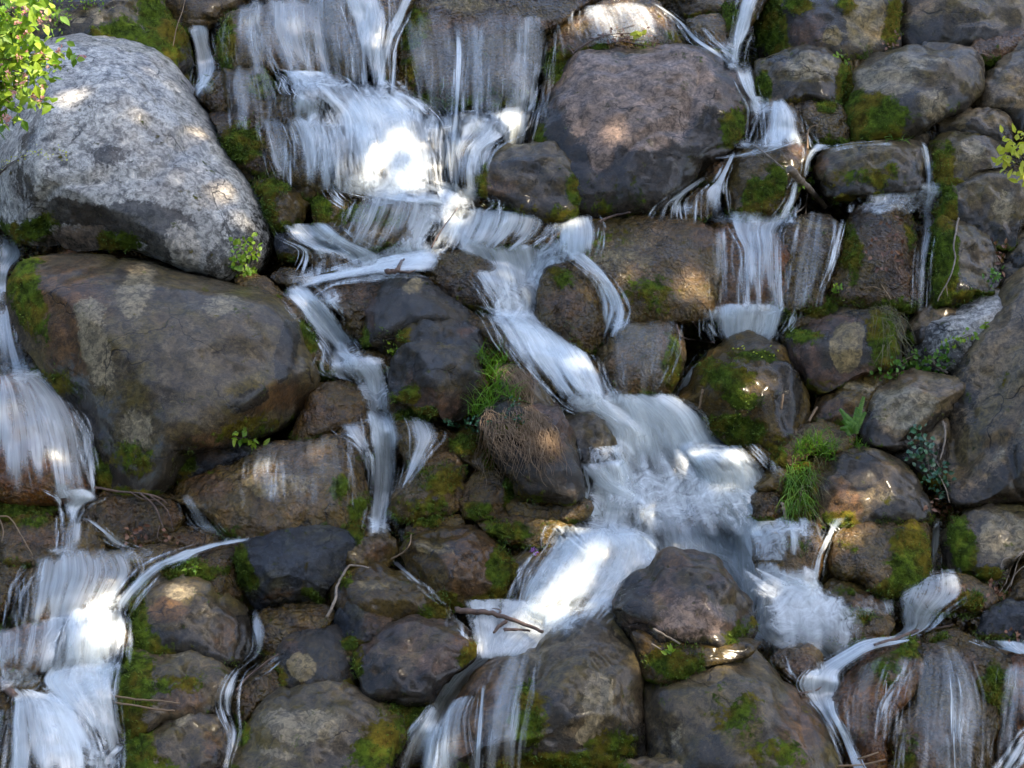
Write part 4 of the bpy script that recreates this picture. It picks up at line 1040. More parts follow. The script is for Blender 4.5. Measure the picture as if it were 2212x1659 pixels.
        tag(o, 'silky white running water of the cascade', None, kind='structure')
    WN[0] += 1


# wide turbulent beds under the strands
W('O', [(630,165,900,185),(640,210,960,240),(640,300,985,330),(660,400,1010,415)], .5, foam=1, layers=1)
W('O', [(1200,860,1520,860),(1230,930,1590,930),(1240,1010,1660,1000),(1220,1080,1740,1080),(1200,1160,1820,1160),(1200,1200,1820,1200)], .55, foam=.8, layers=1, ends=(.1, .25), jump=.6)
W('O', [(1250,1000,1660,990),(1230,1060,1720,1060),(1220,1130,1810,1130),(1300,1200,1800,1190)], .5, foam=.3, layers=2, ends=(.15, .3), jump=.6)
W('O', [(1170,1130,1460,1140),(1130,1220,1450,1220),(1100,1330,1350,1330)], .5, foam=1, layers=1)
W('I', [(540,420,1000,460),(550,640,1050,640),(560,840,1150,860),(620,940,1300,900)], .7, foam=1, layers=1)
W('O', [(880,450,1020,455),(860,500,1010,505),(760,560,960,575),(640,600,880,610)], .55, foam=1, layers=1)
W('O', [(1180,500,1260,540),(1080,600,1200,640),(1040,680,1200,700),(1150,800,1330,850)], .5, foam=1, layers=1)
W('O', [(620,640,700,640),(690,740,790,750),(740,800,850,810),(780,900,860,900)], .5, foam=1, layers=1)
W('G', [(330,720,800,700),(200,1050,760,1000),(200,1400,760,1380),(200,1700,760,1700)], .45, foam=1, layers=1)

# upper left
W('A', [(1110,170,1290,180),(1140,250,1300,260),(1160,400,1345,400),(1155,500,1310,480),(1165,570,1240,550)], .85)
W('O', [(545,0,800,-20),(550,60,800,60),(590,140,800,150),(610,185,810,195)], .32)
W('O', [(700,-30,850,-30),(735,30,855,40),(758,100,845,110),(775,200,845,205)], .85)
W('O', [(865,-25,915,-20),(838,40,888,30),(812,110,855,105),(790,205,845,205)], .8)
# main fall
W('O', [(640,170,860,190),(650,200,940,230),(690,240,965,270),(700,300,975,335),(700,360,985,400),(710,405,1000,425)], .75, soft=.12)
W('O', [(680,175,870,200),(700,230,930,250),(730,300,940,320),(750,410,950,420)], .85)
W('O', [(600,160,730,160),(620,185,740,190),(610,220,740,230),(620,262,720,265)], .55, foam=.3)
W('O', [(600,255,740,262),(615,290,760,300),(620,340,770,360),(620,398,780,405)], .6)
W('A', [(1640,430,2050,450),(1700,480,2150,520),(1740,560,2200,600)], .75, foam=.5)
# curtain over the massive ledge
W('O', [(850,40,1200,30),(858,85,1200,70),(870,150,1195,130),(880,210,1180,200),(885,262,1165,262)], .11, soft=.08, layers=2)
W('O', [(978,55,1002,55),(982,120,1002,120),(978,200,998,200),(970,300,992,300),(960,412,985,412)], .9, soft=.3)
W('O', [(1085,50,1195,40),(1085,120,1192,110),(1085,200,1180,190),(1075,260,1165,262),(1060,318,1150,312)], .42)
W('O', [(1005,60,1060,60),(1005,150,1060,150),(1000,258,1060,255)], .25)
W('O', [(890,255,1165,235),(890,285,1150,275),(920,330,1060,330),(930,415,1045,410)], .62)
W('O', [(955,250,1090,240),(990,275,1110,270),(1010,330,1070,325),(1025,410,1045,405)], .4)
W('O', [(1040,255,1160,245),(1060,280,1150,275),(1075,312,1130,312)], .75, foam=.3)
# bright pool
W('O', [(720,392,1000,395),(730,410,1040,412),(800,428,1050,430),(930,450,1060,452),(950,465,1050,462)], 1.0, foam=.7, soft=.12, fall=False)
W('O', [(770,428,950,415),(755,450,962,440),(735,490,955,480),(715,530,935,525)], .42, soft=.1)
W('O', [(950,455,1200,452),(940,475,1205,472),(930,500,1190,505),(930,530,1150,535)], .62)
W('O', [(950,440,1010,455),(945,480,1010,490),(905,535,990,540)], .95)
# side stream to the left
W('O', [(595,490,730,485),(610,515,780,520),(660,545,840,555),(650,585,870,590)], .72, foam=.2)
W('O', [(930,515,945,610),(860,535,880,600),(780,560,800,605),(700,585,720,615),(630,595,680,640)], 1.0, foam=.3)
W('O', [(600,640,670,610),(625,670,705,640),(650,700,745,690),(690,740,770,740),(715,790,800,780)], .88)
W('O', [(700,760,850,780),(735,790,855,795),(770,815,850,815),(785,850,845,850),(790,905,850,905)], .85)
W('O', [(780,895,860,895),(785,930,875,930),(790,1000,872,1000),(795,1060,862,1060),(785,1140,858,1145)], .9)
W('O', [(850,900,960,920),(870,935,965,945),(880,975,930,985),(860,1050,880,1050)], .55)
W('O', [(715,930,800,900),(745,950,800,940),(785,990,815,990),(800,1050,825,1050)], .6)
W('O', [(735,940,760,935),(775,965,795,960),(795,1000,812,1000),(790,1075,812,1075)], .7)
W('O', [(700,740,760,745),(690,800,800,810),(740,820,800,825)], .5, foam=.4)
# centre
W('O', [(925,515,1210,540),(960,545,1205,560),(1010,600,1190,600),(1050,650,1175,650),(1065,680,1160,685)], .68)
W('O', [(1140,545,1230,555),(1130,600,1195,600),(1115,650,1175,650),(1090,690,1175,695)], .85)
W('O', [(1190,535,1300,560),(1235,565,1320,590),(1285,610,1340,620),(1305,670,1362,670),(1290,725,1345,715)], .72)
W('O', [(1200,480,1290,470),(1195,510,1300,500),(1195,550,1290,560)], .65)
W('O', [(1000,655,1170,680),(1050,680,1240,715),(1085,740,1295,780),(1130,800,1325,850),(1190,870,1345,880)], .95, soft=.13)
W('O', [(1040,665,1150,690),(1090,700,1220,730),(1130,770,1270,800),(1190,850,1310,860)], .8)
# white basin
W('O', [(1200,855,1490,855),(1215,880,1545,890),(1290,920,1565,940),(1290,960,1600,980),(1290,1010,1640,1010)], .95, foam=.2, soft=.1)
W('O', [(1310,865,1470,865),(1320,900,1500,900),(1330,950,1520,960),(1340,1010,1540,1010)], .9)
W('O', [(1250,1000,1620,960),(1250,1030,1680,1020),(1250,1070,1690,1080),(1230,1110,1760,1120),(1210,1150,1790,1150)], .9, foam=.2, soft=.12)
W('O', [(1300,1010,1600,1000),(1290,1060,1640,1060),(1280,1130,1700,1130)], .8, foam=.1)
W('O', [(1240,1000,1330,1010),(1270,1050,1360,1040),(1340,1090,1420,1080)], .8)
W('O', [(1200,1140,1430,1145),(1170,1180,1440,1190),(1130,1240,1430,1240),(1105,1300,1370,1310),(1100,1345,1330,1345)], .68, soft=.1)
W('O', [(1380,1120,1790,1120),(1390,1160,1795,1165),(1400,1215,1790,1220),(1440,1260,1765,1265),(1500,1330,1720,1320)], .85, soft=.08)
W('O', [(1400,1140,1600,1140),(1430,1180,1620,1180),(1560,1220,1650,1220),(1610,1300,1680,1300)], .85)
# upper right fork
W('C', [(-60,30,40,40),(80,120,150,130),(170,240,260,230),(300,340,400,320),(400,400,480,390)], .85)
W('C', [(230,180,320,180),(280,240,380,250),(360,320,460,320),(400,400,500,400)], .7, foam=.3)
W('C', [(470,-60,670,-60),(450,60,610,60),(430,170,570,190),(400,300,530,300),(390,400,520,400)], .8)
W('C', [(400,395,600,395),(440,460,595,460),(490,560,610,560),(540,650,650,650),(540,760,640,760),(530,890,650,890)], .82)
W('C', [(640,640,800,605),(610,680,870,690),(590,760,900,790),(560,880,930,880)], .85)
W('C', [(560,870,900,865),(480,930,700,920),(330,960,470,960)], .35, foam=.6)
W('C', [(890,880,1060,900),(870,950,950,960),(860,1050,915,1050)], .7)
W('C', [(1400,850,1420,900),(1150,870,1160,900),(1000,900,1010,940),(900,920,930,970)], .45, foam=.3)
W('C', [(800,1100,860,1110),(760,1200,850,1210),(690,1300,830,1300)], .75)
W('C', [(420,930,470,950),(340,1080,415,1080),(250,1160,415,1160),(230,1250,425,1240),(225,1340,435,1340)], .75)
W('C', [(210,1090,320,1080),(60,1190,180,1190),(-20,1260,150,1260),(-60,1330,160,1325)], .7)
W('C', [(400,1300,840,1290),(410,1350,790,1340),(440,1420,740,1410),(490,1520,730,1520),(490,1680,730,1680),(500,1890,740,1890)], .55, soft=.1)
W('C', [(500,1400,640,1400),(510,1600,620,1600),(510,1880,620,1880)], .6)
W('C', [(300,1380,440,1380),(300,1600,440,1600),(300,1850,440,1850)], .25)
W('F', [(280,380,830,390),(280,430,820,440),(290,500,790,500),(320,600,720,590)], .78, foam=.15)
W('F', [(540,440,780,430),(550,520,740,520),(540,600,700,600)], .8)
W('F', [(270,620,350,620),(170,750,260,750),(100,860,190,870),(40,930,130,960),(-20,1000,120,1010)], .85)
W('C', [(1080,1330,1140,1335),(1045,1480,1100,1490),(1015,1620,1055,1625),(965,1750,1000,1760),(955,1800,985,1800)], .75, soft=.3)
W('C', [(1580,890,1640,885),(1610,980,1650,980),(1620,1160,1670,1160)], .7, soft=.3)
W('C', [(1560,1170,1740,1160),(1540,1270,1710,1260),(1570,1400,1690,1400),(1545,1600,1650,1600),(1535,1860,1640,1860)], .42)
W('C', [(1180,1200,1700,1160),(1180,1230,1690,1220),(1150,1280,1600,1290)], .3, foam=.5)
# left edge
W('D', [(-60,-60,150,0),(-60,40,190,90),(-60,150,100,170),(-60,350,75,350),(-60,600,120,600),(-60,800,190,780)], .72)
W('D', [(-60,790,230,795),(-60,850,340,880),(-60,1000,440,1000),(-60,1200,520,1180),(-60,1380,555,1380),(-60,1530,585,1520)], .5, soft=.06)
W('D', [(400,915,470,910),(465,1050,515,1050),(505,1200,545,1200),(535,1400,575,1400),(545,1520,590,1520)], .75, soft=.3)
W('D', [(250,1500,640,1500),(340,1545,640,1550),(370,1600,520,1610),(380,1700,470,1700)], .72, foam=.4)
W('G', [(360,60,460,60),(360,150,540,150),(360,250,530,250),(360,390,530,370)], .5)
W('G', [(480,130,620,180),(590,210,700,250),(640,290,820,310),(760,330,900,340)], .5)
W('G', [(180,400,800,330),(140,500,870,450),(130,620,800,580),(120,800,690,740)], .42, soft=.12)
W('G', [(170,440,260,430),(70,540,170,540),(40,660,130,650),(10,840,140,800)], .62)
W('G', [(1500,245,1480,300),(1300,270,1300,340),(1100,320,1120,420),(900,400,1000,480),(760,520,890,590),(670,640,820,680),(670,740,790,740)], .72)
W('G', [(1080,20,1200,20),(1110,100,1280,110),(1150,180,1350,200),(1250,240,1400,260)], .35)
W('G', [(-60,840,420,740),(-60,900,420,800),(-60,1000,380,950),(-60,1100,350,1040)], .38, soft=.08)
W('G', [(400,700,780,700),(380,770,790,780),(350,900,795,900),(320,1050,790,1010)], .92, soft=.12)
W('G', [(480,720,740,720),(490,850,730,850),(480,1050,720,1020)], .9)
W('G', [(300,1030,730,990),(230,1130,725,1080),(330,1250,720,1200),(460,1370,725,1370),(540,1520,750,1520),(560,1700,740,1680)], .85, soft=.1)
W('G', [(70,1180,240,1190),(50,1260,430,1250),(30,1380,530,1380),(20,1520,610,1520),(0,1720,660,1720)], .72, soft=.08)
W('G', [(-60,1060,260,1060),(-60,1110,300,1120),(-60,1180,200,1190)], .35, foam=.4)
W('G', [(-60,1320,70,1310),(-60,1420,50,1420),(-60,1600,30,1600)], .6)
W('G', [(690,1520,750,1560),(600,1590,690,1640),(470,1680,660,1780)], .8)
W('G', [(1500,700,1620,740),(1510,850,1650,870),(1500,960,1620,970),(1390,1080,1490,1080),(1320,1220,1450,1210),(1330,1330,1450,1330),(1380,1440,1460,1450),(1380,1560,1420,1580),(1340,1720,1390,1720)], .42)
W('G', [(1640,980,1700,1010),(1540,1060,1590,1100),(1400,1110,1470,1150)], .35)
W('D', [(1500,1240,2100,1170),(1450,1400,2150,1380),(1500,1600,2150,1600)], .09, foam=.3)
W('I', [(1400,1000,1560,980),(1380,1200,1500,1180),(1360,1500,1450,1500)], .3)
W('I', [(1560,960,1880,960),(1500,1200,1980,1200),(1480,1500,1980,1500),(1460,1740,1960,1740)], .13)
W('I', [(1160,1080,1400,980),(1110,1250,1330,1200),(1090,1500,1320,1500)], .14)
W('I', [(2060,1050,2300,1000),(2020,1300,2300,1300),(1980,1600,2250,1600)], .3)
W('H', [(1000,990,1250,930),(900,1200,1200,1180),(860,1500,1150,1500),(830,1740,1150,1740)], .25)
W('C', [(850,1310,1060,1310),(800,1500,1060,1480),(760,1850,980,1850)], .22)
W('E', [(1660,480,2130,500),(1640,700,2080,720),(1700,900,2000,900)], .09, foam=.3)
W('B', [(1460,60,1950,30),(1450,150,2050,130),(1480,240,2080,230)], .3, foam=.4)
W('A', [(1380,30,1900,0),(1350,200,1900,200),(1400,420,1900,420)], .22)
W('A', [(1380,420,1660,420),(1380,600,1720,600),(1400,760,1720,760)], .2)
W('A', [(1560,740,1760,740),(1600,900,1800,900),(1650,1060,1850,1060)], .3)
# pool with the stick and the falls of the tall peaked boulder
W('H', [(700,660,1760,640),(720,740,1700,730),(760,820,1600,790),(800,900,1400,870),(840,990,1250,960)], .68, foam=.45, soft=.12, fall=False, plane=-.42, ends=(.1, .1), layers=2)
W('O', [(700,385,1040,390),(710,410,1070,415),(740,440,1080,445),(800,470,1060,470)], .9, foam=.8, soft=.3, plane=-.18, layers=1, ends=(.3, .5))
W('O', [(1240,985,1640,970),(1220,1030,1700,1020),(1210,1090,1740,1090),(1200,1150,1800,1150)], .6, foam=.9, soft=.28, plane=-.02, layers=1, ends=(.35, .35))
W('O', [(1540,1230,1720,1230),(1560,1300,1900,1290),(1580,1360,1920,1360),(1600,1410,1900,1410)], .85, foam=.9, soft=.28, plane=-.36, layers=1, ends=(.35, .35))
W('H', [(1050,700,1500,690),(1100,750,1450,745),(1150,800,1370,800)], .9, foam=.6, soft=.2, fall=False)
W('H', [(900,900,1290,850),(830,980,1150,940),(700,1080,1000,1040),(610,1220,880,1170),(530,1350,800,1330),(430,1500,800,1500),(330,1740,850,1740)], .5, soft=.1)
W('H', [(870,950,990,990),(700,1080,840,1090),(600,1230,710,1250),(540,1330,650,1370),(430,1480,630,1510),(330,1650,600,1660)], 1.0, soft=.2)
W('H', [(885,1180,930,1170),(860,1400,910,1400),(830,1740,900,1740)], .6, soft=.3)
W('H', [(690,1240,740,1230),(650,1450,700,1460),(590,1740,680,1740)], .6, soft=.3)
W('H', [(330,420,430,410),(430,480,500,500),(500,560,600,570),(620,650,700,670)], .5)
W('H', [(340,210,480,220),(370,300,480,320),(330,420,450,430)], .4, foam=.5)
# right rapids
W('I', [(560,520,1000,540),(560,620,1010,640),(560,720,1020,740),(570,800,1060,860),(590,900,1250,880),(680,950,1300,920)], .93, foam=.6, soft=.08)
W('I', [(640,560,980,560),(620,660,1000,660),(600,800,960,800)], .85, foam=.3)
W('I', [(1480,850,1500,900),(1250,870,1330,940),(1080,950,1230,990),(900,1060,1110,1080),(840,1150,1110,1160),(890,1240,1080,1250),(970,1330,1090,1340),(1020,1430,1150,1440),(1070,1550,1200,1560),(1110,1740,1290,1740)], .93, soft=.14)
W('I', [(650,950,760,960),(680,1050,790,1060),(790,1130,870,1150),(850,1200,950,1210)], .65)
W('I', [(760,900,1300,880),(880,950,1250,930),(1000,1000,1180,980)], .8)
W('I', [(1000,160,1180,150),(1010,210,1090,210),(970,300,1040,300),(930,400,1000,400),(910,520,990,520)], .65)
W('I', [(1630,160,1750,160),(1630,240,1730,240),(1620,360,1715,360),(1600,510,1720,510)], .72)
W('I', [(1500,490,1850,470),(1400,600,1900,590),(1400,720,1750,710),(1430,830,1650,810),(1200,900,1520,880)], .55, foam=.4)
W('I', [(1550,950,1760,950),(1480,1060,1540,1060),(1400,1170,1470,1160),(1340,1270,1420,1260),(1315,1400,1370,1400),(1300,1520,1350,1520)], .42, soft=.45)
W('I', [(1600,900,1800,920),(1720,1000,1790,1000),(1740,1180,1830,1180),(1740,1340,1830,1340),(1750,1520,1820,1520),(1760,1740,1830,1740)], .5, soft=.45)
W('I', [(1820,1080,1880,1080),(1850,1250,1890,1250),(1830,1450,1870,1450)], .22, soft=.45)
W('I', [(2320,1360,2340,1480),(2200,1430,2260,1530),(2130,1530,2210,1600),(2060,1640,2150,1690),(1990,1740,2110,1760)], .85)
W('I', [(1900,880,2320,910),(1960,910,2320,940),(2080,950,2320,970)], .8)



def puff(x, y, rx, ry, dens=.6, tile='O'):
    """foam and spray where water lands"""
    W(tile, [(x - rx, y - ry, x + rx, y - ry), (x - rx * 1.1, y - ry * .3, x + rx * 1.1, y - ry * .3),
             (x - rx * 1.1, y + ry * .3, x + rx * 1.1, y + ry * .3), (x - rx, y + ry, x + rx, y + ry)], dens, foam=1, layers=1, lift=.07, soft=.30,
      ends=(.5, .5), fall=False)


for a_ in [(440,185,35,20,.7),(700,180,90,22,.6),(810,205,70,25,.6),(690,265,70,20,.5),(850,400,150,30,.95),(1000,425,60,25,.9),(760,400,60,22,.6),(950,270,60,18,.6),
           (1080,262,80,16,.6),(900,540,60,25,.8),(1060,455,80,14,.6),(1190,545,50,18,.7),(660,600,50,20,.6),(700,645,60,20,.6),(760,790,70,22,.7),(820,905,50,18,.7),
           (820,1130,45,25,.7),(1110,680,80,20,.7),(1210,490,50,20,.5),(1330,700,40,20,.45),(1290,860,110,22,.8),(1450,870,120,22,.8),(1530,980,60,40,.5),(1450,1000,170,24,.7),
           (1360,1060,120,26,.6),(1600,1110,110,22,.7),(1330,1150,120,18,.6),(1700,1140,90,18,.6),(1210,1335,120,25,.75),(1130,1350,60,18,.5),(1500,210,12,10,.0),(1575,100,40,20,.6),
           (1590,140,40,12,.6),(1650,230,50,18,.6),(1640,310,90,12,.5),(1480,450,60,12,.6),(1580,470,60,12,.6),(1660,475,90,14,.6),(1640,665,100,18,.75),(1560,680,60,16,.5),
           (1480,850,50,22,.7),(2010,410,35,14,.5),(2000,440,40,25,.4),(60,810,90,18,.6),(150,1065,80,16,.6),(30,790,60,14,.5),(215,1320,60,22,.8),(240,1300,40,16,.6),
           (200,1440,110,16,.8),(60,1510,50,14,.5),(130,1510,70,14,.5),(220,1640,60,25,.6),(500,1165,40,8,.4),(160,1190,80,10,.4),(1670,1370,90,25,.8),(1720,1280,90,40,.5),
           (1640,1250,60,30,.6),(1750,1390,130,14,.7),(1770,1450,60,18,.6),(2010,1245,35,12,.5),(1900,1310,90,20,.25),(2190,1390,60,12,.5),(1060,1375,80,30,.9),(1180,1340,120,30,.8),(300,1200,60,14,.3),
           (950,470,40,20,.8),(870,580,60,18,.7),(980,450,50,16,.8),(1290,1230,130,60,.3),(880,330,110,60,.4)]:
    if a_[4] > 0:
        puff(*a_[:4], a_[4] * .75)
BW = BVHTree.FromPolygons([tuple(v) for v in np.concatenate(WV).tolist()], WF)

# ------------------------------------------------------------------ unseen trees over the stream, crowns laid and gapped to fleck the sun
def leaf_mat(name, c1, c2, tr=.35, rough=.5):
    N = NT(name)
    g = N.n('ShaderNodeNewGeometry')
    cr = N.mix(g.outputs['Random Per Island'], c1, c2)
    N.l(cr, N.bsdf.inputs['Base Color'])
    N.bsdf.inputs['Roughness'].default_value = rough
    tl = N.n('ShaderNodeBsdfTranslucent')
    N.l(cr, tl.inputs['Color'])
    mx = N.n('ShaderNodeMixShader')
    mx.inputs[0].default_value = tr
    N.l(N.bsdf.outputs[0], mx.inputs[1])
    N.l(tl.outputs[0], mx.inputs[2])
    N.l(mx.outputs[0], N.out.inputs['Surface'])
    return N.m


def bark_mat(name, c1, c2):
    N = NT(name)
    tc = N.n('ShaderNodeTexCoord')
    n = N.noise(tc.outputs['Object'], 14, 8, .7, .5)
    N.l(N.mix(N.step(n, .35, .65), c1, c2), N.bsdf.inputs['Base Color'])
    N.bsdf.inputs['Roughness'].default_value = .6
    b = N.n('ShaderNodeBump')
    b.inputs['Distance'].default_value = .01
    N.l(n, b.inputs['Height'])
    N.l(b.outputs[0], N.bsdf.inputs['Normal'])
    return N.m


M['leaf'] = leaf_mat('tree_leaf', (.035, .075, .015), (.07, .11, .02), .2)
M['bark'] = bark_mat('bark', (.05, .04, .03), (.11, .09, .07))
M['twig'] = bark_mat('twig_bark', (.045, .025, .018), (.13, .08, .055))
M['bleach'] = bark_mat('bleached_wood', (.10, .075, .05), (.24, .19, .14))
M['fresh'] = leaf_mat('fresh_leaf', (.12, .26, .015), (.30, .42, .03), .45)
M['ivy'] = leaf_mat('ivy_leaf', (.02, .07, .03), (.04, .12, .05), .1, .3)
M['fern'] = leaf_mat('fern_leaf', (.06, .17, .015), (.12, .25, .02), .4)
M['grass'] = leaf_mat('grass_blade', (.07, .19, .01), (.16, .30, .02), .45)
M['olive'] = leaf_mat('old_grass', (.07, .075, .02), (.14, .12, .04), .3)
M['straw'] = leaf_mat('dry_roots', (.13, .08, .04), (.24, .16, .09), .1, .8)
M['deadleaf'] = leaf_mat('dead_leaf', (.10, .035, .015), (.20, .09, .04), .1, .5)
M['pink'] = leaf_mat('pink_petal', (.70, .30, .30), (.75, .45, .40), .4)
M['violet'] = leaf_mat('violet_petal', (.30, .12, .45), (.40, .2, .6), .4)
M['yellow'] = leaf_mat('yellow_leaf', (.45, .50, .03), (.60, .60, .06), .5)
M['mossy'] = leaf_mat('moss_shoot', (.035, .075, .008), (.13, .19, .015), .3, .8)


class MB:
    def __init__(self):
        self.v, self.f = [], []

    def leaf(self, p, d, n, L, Wd, fold=.25, pts=6):
        """a folded pointed leaf, base p, direction d, facing n"""
        d = d / np.linalg.norm(d)
        s = np.cross(d, n)
        s = s / (np.linalg.norm(s) + 1e-9)
        n = np.cross(s, d)
        b = len(self.v)
        prof = [(0, 0), (.3, .42), (.62, .40), (1, 0)]
        self.v += [p, p + d * L * .33 + s * Wd * .5 + n * Wd * fold, p + d * L * .68 + s * Wd * .38 + n * Wd * fold * .8 - n * L * .04,
                   p + d * L - n * L * .12, p + d * L * .68 - s * Wd * .38 + n * Wd * fold * .8 - n * L * .04, p + d * L * .33 - s * Wd * .5 + n * Wd * fold,
                   p + d * L * .33, p + d * L * .68 - n * L * .04]
        self.f += [(b, b + 1, b + 6), (b + 1, b + 2, b + 7, b + 6), (b + 2, b + 3, b + 7), (b, b + 6, b + 5), (b + 6, b + 7, b + 4, b + 5), (b + 7, b + 3, b + 4)]

    def quad(self, p, d, s, L, Wd):
        b = len(self.v)
        self.v += [p - s * Wd / 2, p + s * Wd / 2, p + d * L + s * Wd / 2, p + d * L - s * Wd / 2]
        self.f.append((b, b + 1, b + 2, b + 3))

    def tube(self, pts, r0, r1, n=6):
        pts = [np.array(q, float) for q in pts]
        b = len(self.v)
        k = len(pts)
        for i, q in enumerate(pts):
            t = pts[min(i + 1, k - 1)] - pts[max(i - 1, 0)]
            t = t / (np.linalg.norm(t) + 1e-9)
            a = np.cross(t, [.3, .2, 1.0])
            a = a / (np.linalg.norm(a) + 1e-9)
            c = np.cross(t, a)
            r = r0 + (r1 - r0) * i / (k - 1)
            for j in range(n):
                th = 2 * math.pi * j / n
                self.v.append(q + (a * math.cos(th) + c * math.sin(th)) * r)
        for i in range(k - 1):
            for j in range(n):
                self.f.append((b + i * n + j, b + i * n + (j + 1) % n, b + (i + 1) * n + (j + 1) % n, b + (i + 1) * n + j))
        self.f.append(tuple(b + j for j in range(n))[::-1])
        self.f.append(tuple(b + (k - 1) * n + j for j in range(n)))

    def blade(self, p, d, L, Wd, bend, seg=4):
        """a grass blade: thin tapering strip, drooping"""
        b = len(self.v)
        s = np.cross(d, rs.normal(size=3))
        s = s / np.linalg.norm(s)
        q = p.copy()
        dd = d / np.linalg.norm(d)
        for i in range(seg + 1):
            wd = Wd * (1 - (i / seg) ** 1.5) * .5 + .0004
            self.v += [q - s * wd, q + s * wd]
            dd = dd + bend / seg
            q = q + dd / np.linalg.norm(dd) * L / seg
        for i in range(seg):
            self.f.append((b + 2 * i, b + 2 * i + 1, b + 2 * i + 3, b + 2 * i + 2))

    def build(self, name, mat, parent=None, loc=None, smooth=False):
        v = np.array(self.v)
        if loc is not None:
            v = v - np.array(loc)
        return mesh_obj(name, v, self.f, mat, parent, smooth)


def thing(name, label, cat, loc, group=None):
    o = bpy.data.objects.new(name, None)
    o.empty_display_size = .1
    COL.objects.link(o)
    o.location = [float(x) for x in loc]
    tag(o, label, cat, group)
    return o


def V3(*a):
    return np.array(a, float)


def curve(pts, k=6):
    pts = [np.array(p, float) for p in pts]
    out = []
    for i in range(len(pts) - 1):
        p0, p1, p2, p3 = pts[max(i - 1, 0)], pts[i], pts[i + 1], pts[min(i + 2, len(pts) - 1)]
        for j in range(k):
            t = j / k
            out.append(.5 * ((2 * p1) + (p2 - p0) * t + (2 * p0 - 5 * p1 + 4 * p2 - p3) * t * t + (3 * p1 - p0 - 3 * p2 + p3) * t ** 3))
    out.append(pts[-1])
    return out


# sun flecks: pixel in the frame and radius in metres
FLECKS = [(1330,22,.30),(1250,45,.16),(1420,30,.2),(790,400,.13),(880,404,.15),(755,395,.12),(930,408,.18),(820,360,.08),(1010,440,.2),(860,330,.14),(440,290,.09),(485,420,.10),(470,330,.05),
          (520,480,.05),(1370,880,.30),(1420,925,.2),(1350,940,.12),(225,1385,.22),(200,1330,.16),(60,1345,.1),(392,1280,.15),(372,1305,.08),(1180,1345,.24),(1080,1390,.22),
          (1400,1400,.1),(1725,1290,.26),(1690,1360,.26),(1560,1386,.10),(640,665,.1),(505,645,.07),(830,570,.18),(920,550,.16),(1190,545,.14),(1150,462,.1),(990,475,.16),
          (1375,78,.14),(1730,322,.12),(540,575,.16),(1185,960,.10),(1062,830,.09),(1740,1000,.07),(690,975,.1),(560,1010,.1),(1225,490,.12),(30,530,.16),(1400,1135,.14),(1570,1010,.1),(1275,1210,.08),
          (2195,350,.3),(60,110,.42,-2.2),(90,220,.26,-2.2),(20,40,.35,-2.2),(1390,780,.06),(1300,800,.05),(1480,1080,.1),(1720,380,.04),(460,1380,.0),(1000,630,.0),(240,1095,.05),(1590,165,.05)]
ta = np.cross(SUN, [0, 1, 0.])
ta /= np.linalg.norm(ta)
tb = np.cross(SUN, ta)
fl = []
for (u_, v_, r_, *y_) in FLECKS:
    if r_ <= 0:
        continue
    h, _ = hit(u_, v_)
    if h is None:
        continue
    h = np.array(h[:])
    if y_:
        d_ = ray([[u_, v_]])[0]
        h = CAM + d_ * ((y_[0] - CAM[1]) / d_[1])
    fl.append((h @ ta, h @ tb, r_))
fl = np.array(fl)


DIST = 19.0
N_LEAF = 52000
r_ = np.random.RandomState(5)
la, lb = r_.uniform(-6.6, 6.6, N_LEAF), r_.uniform(-6.2, 6.2, N_LEAF)
lc = r_.normal(size=N_LEAF) * .75
keep = np.ones(N_LEAF, bool)
wob = .72 + .6 * (noise(np.stack([la, lb, lc], 1) * 4.0, 5) * .5 + .5)
for (fa, fb, fr_) in fl:
    keep &= np.hypot(la - fa, lb - fb) > (fr_ * .62 * wob + .05)  # leaves left out so the sun reaches each listed fleck
edge_ = np.hypot(la / 6.4, lb / 6.0) + .12 * noise(np.stack([la, lb, lc * 0], 1) * 1.1, 8)
keep &= edge_ < 1.12
LP = np.outer(la, ta) + np.outer(lb, tb) + SUN * DIST + np.outer(lc + .5 * noise(np.stack([la, lb, lc * 0], 1) * .6, 9), SUN)
LP = LP[keep]


def tall_trees(specs):
    cen = np.array([s_[2] for s_ in specs])
    own = np.argmin(np.linalg.norm(LP[:, None, :] - cen[None], axis=2), axis=1)
    for k, (label, base, top) in enumerate(specs):
        t = thing('broadleaf_tree', label, 'tree', base)
        r = np.random.RandomState(40 + k)
        b, top = np.array(base, float), np.array(top, float)
        m = MB()
        m.tube(curve([b - V3(0, 0, .8), b + V3(.1, .1, 3), (b + top) / 2 + V3(.4, .3, 1), top]), .38, .10, 10)
        Q = LP[own == k]
        for p in Q[r.choice(len(Q), 26)]:
            s_ = b + (top - b) * r.uniform(.6, 1)
            a_, b2 = (p @ ta, p @ tb)
            if len(fl) and np.min(np.hypot(fl[:, 0] - a_, fl[:, 1] - b2)) < .4:
                continue
            m.tube([s_, (s_ + p) / 2 + V3(0, 0, .2), p], .05, .012, 5)
        m.build('trunk', M['bark'], t, base, True)
        m = MB()
        for p in Q:
            d = r.normal(size=3)
            nn = r.normal(size=3) + SUN * 1.2
            L = r.uniform(.20, .30)
            d /= np.linalg.norm(d)
            s_ = np.cross(d, nn)
            s_ /= np.linalg.norm(s_)
            bq = len(m.v)
            p = p - d * L * .5
            m.v += [p, p + d * L * .5 + s_ * L * .38, p + d * L, p + d * L * .5 - s_ * L * .38]
            m.f.append((bq, bq + 1, bq + 2, bq + 3))
        m.build('crown', M['leaf'], t, base)


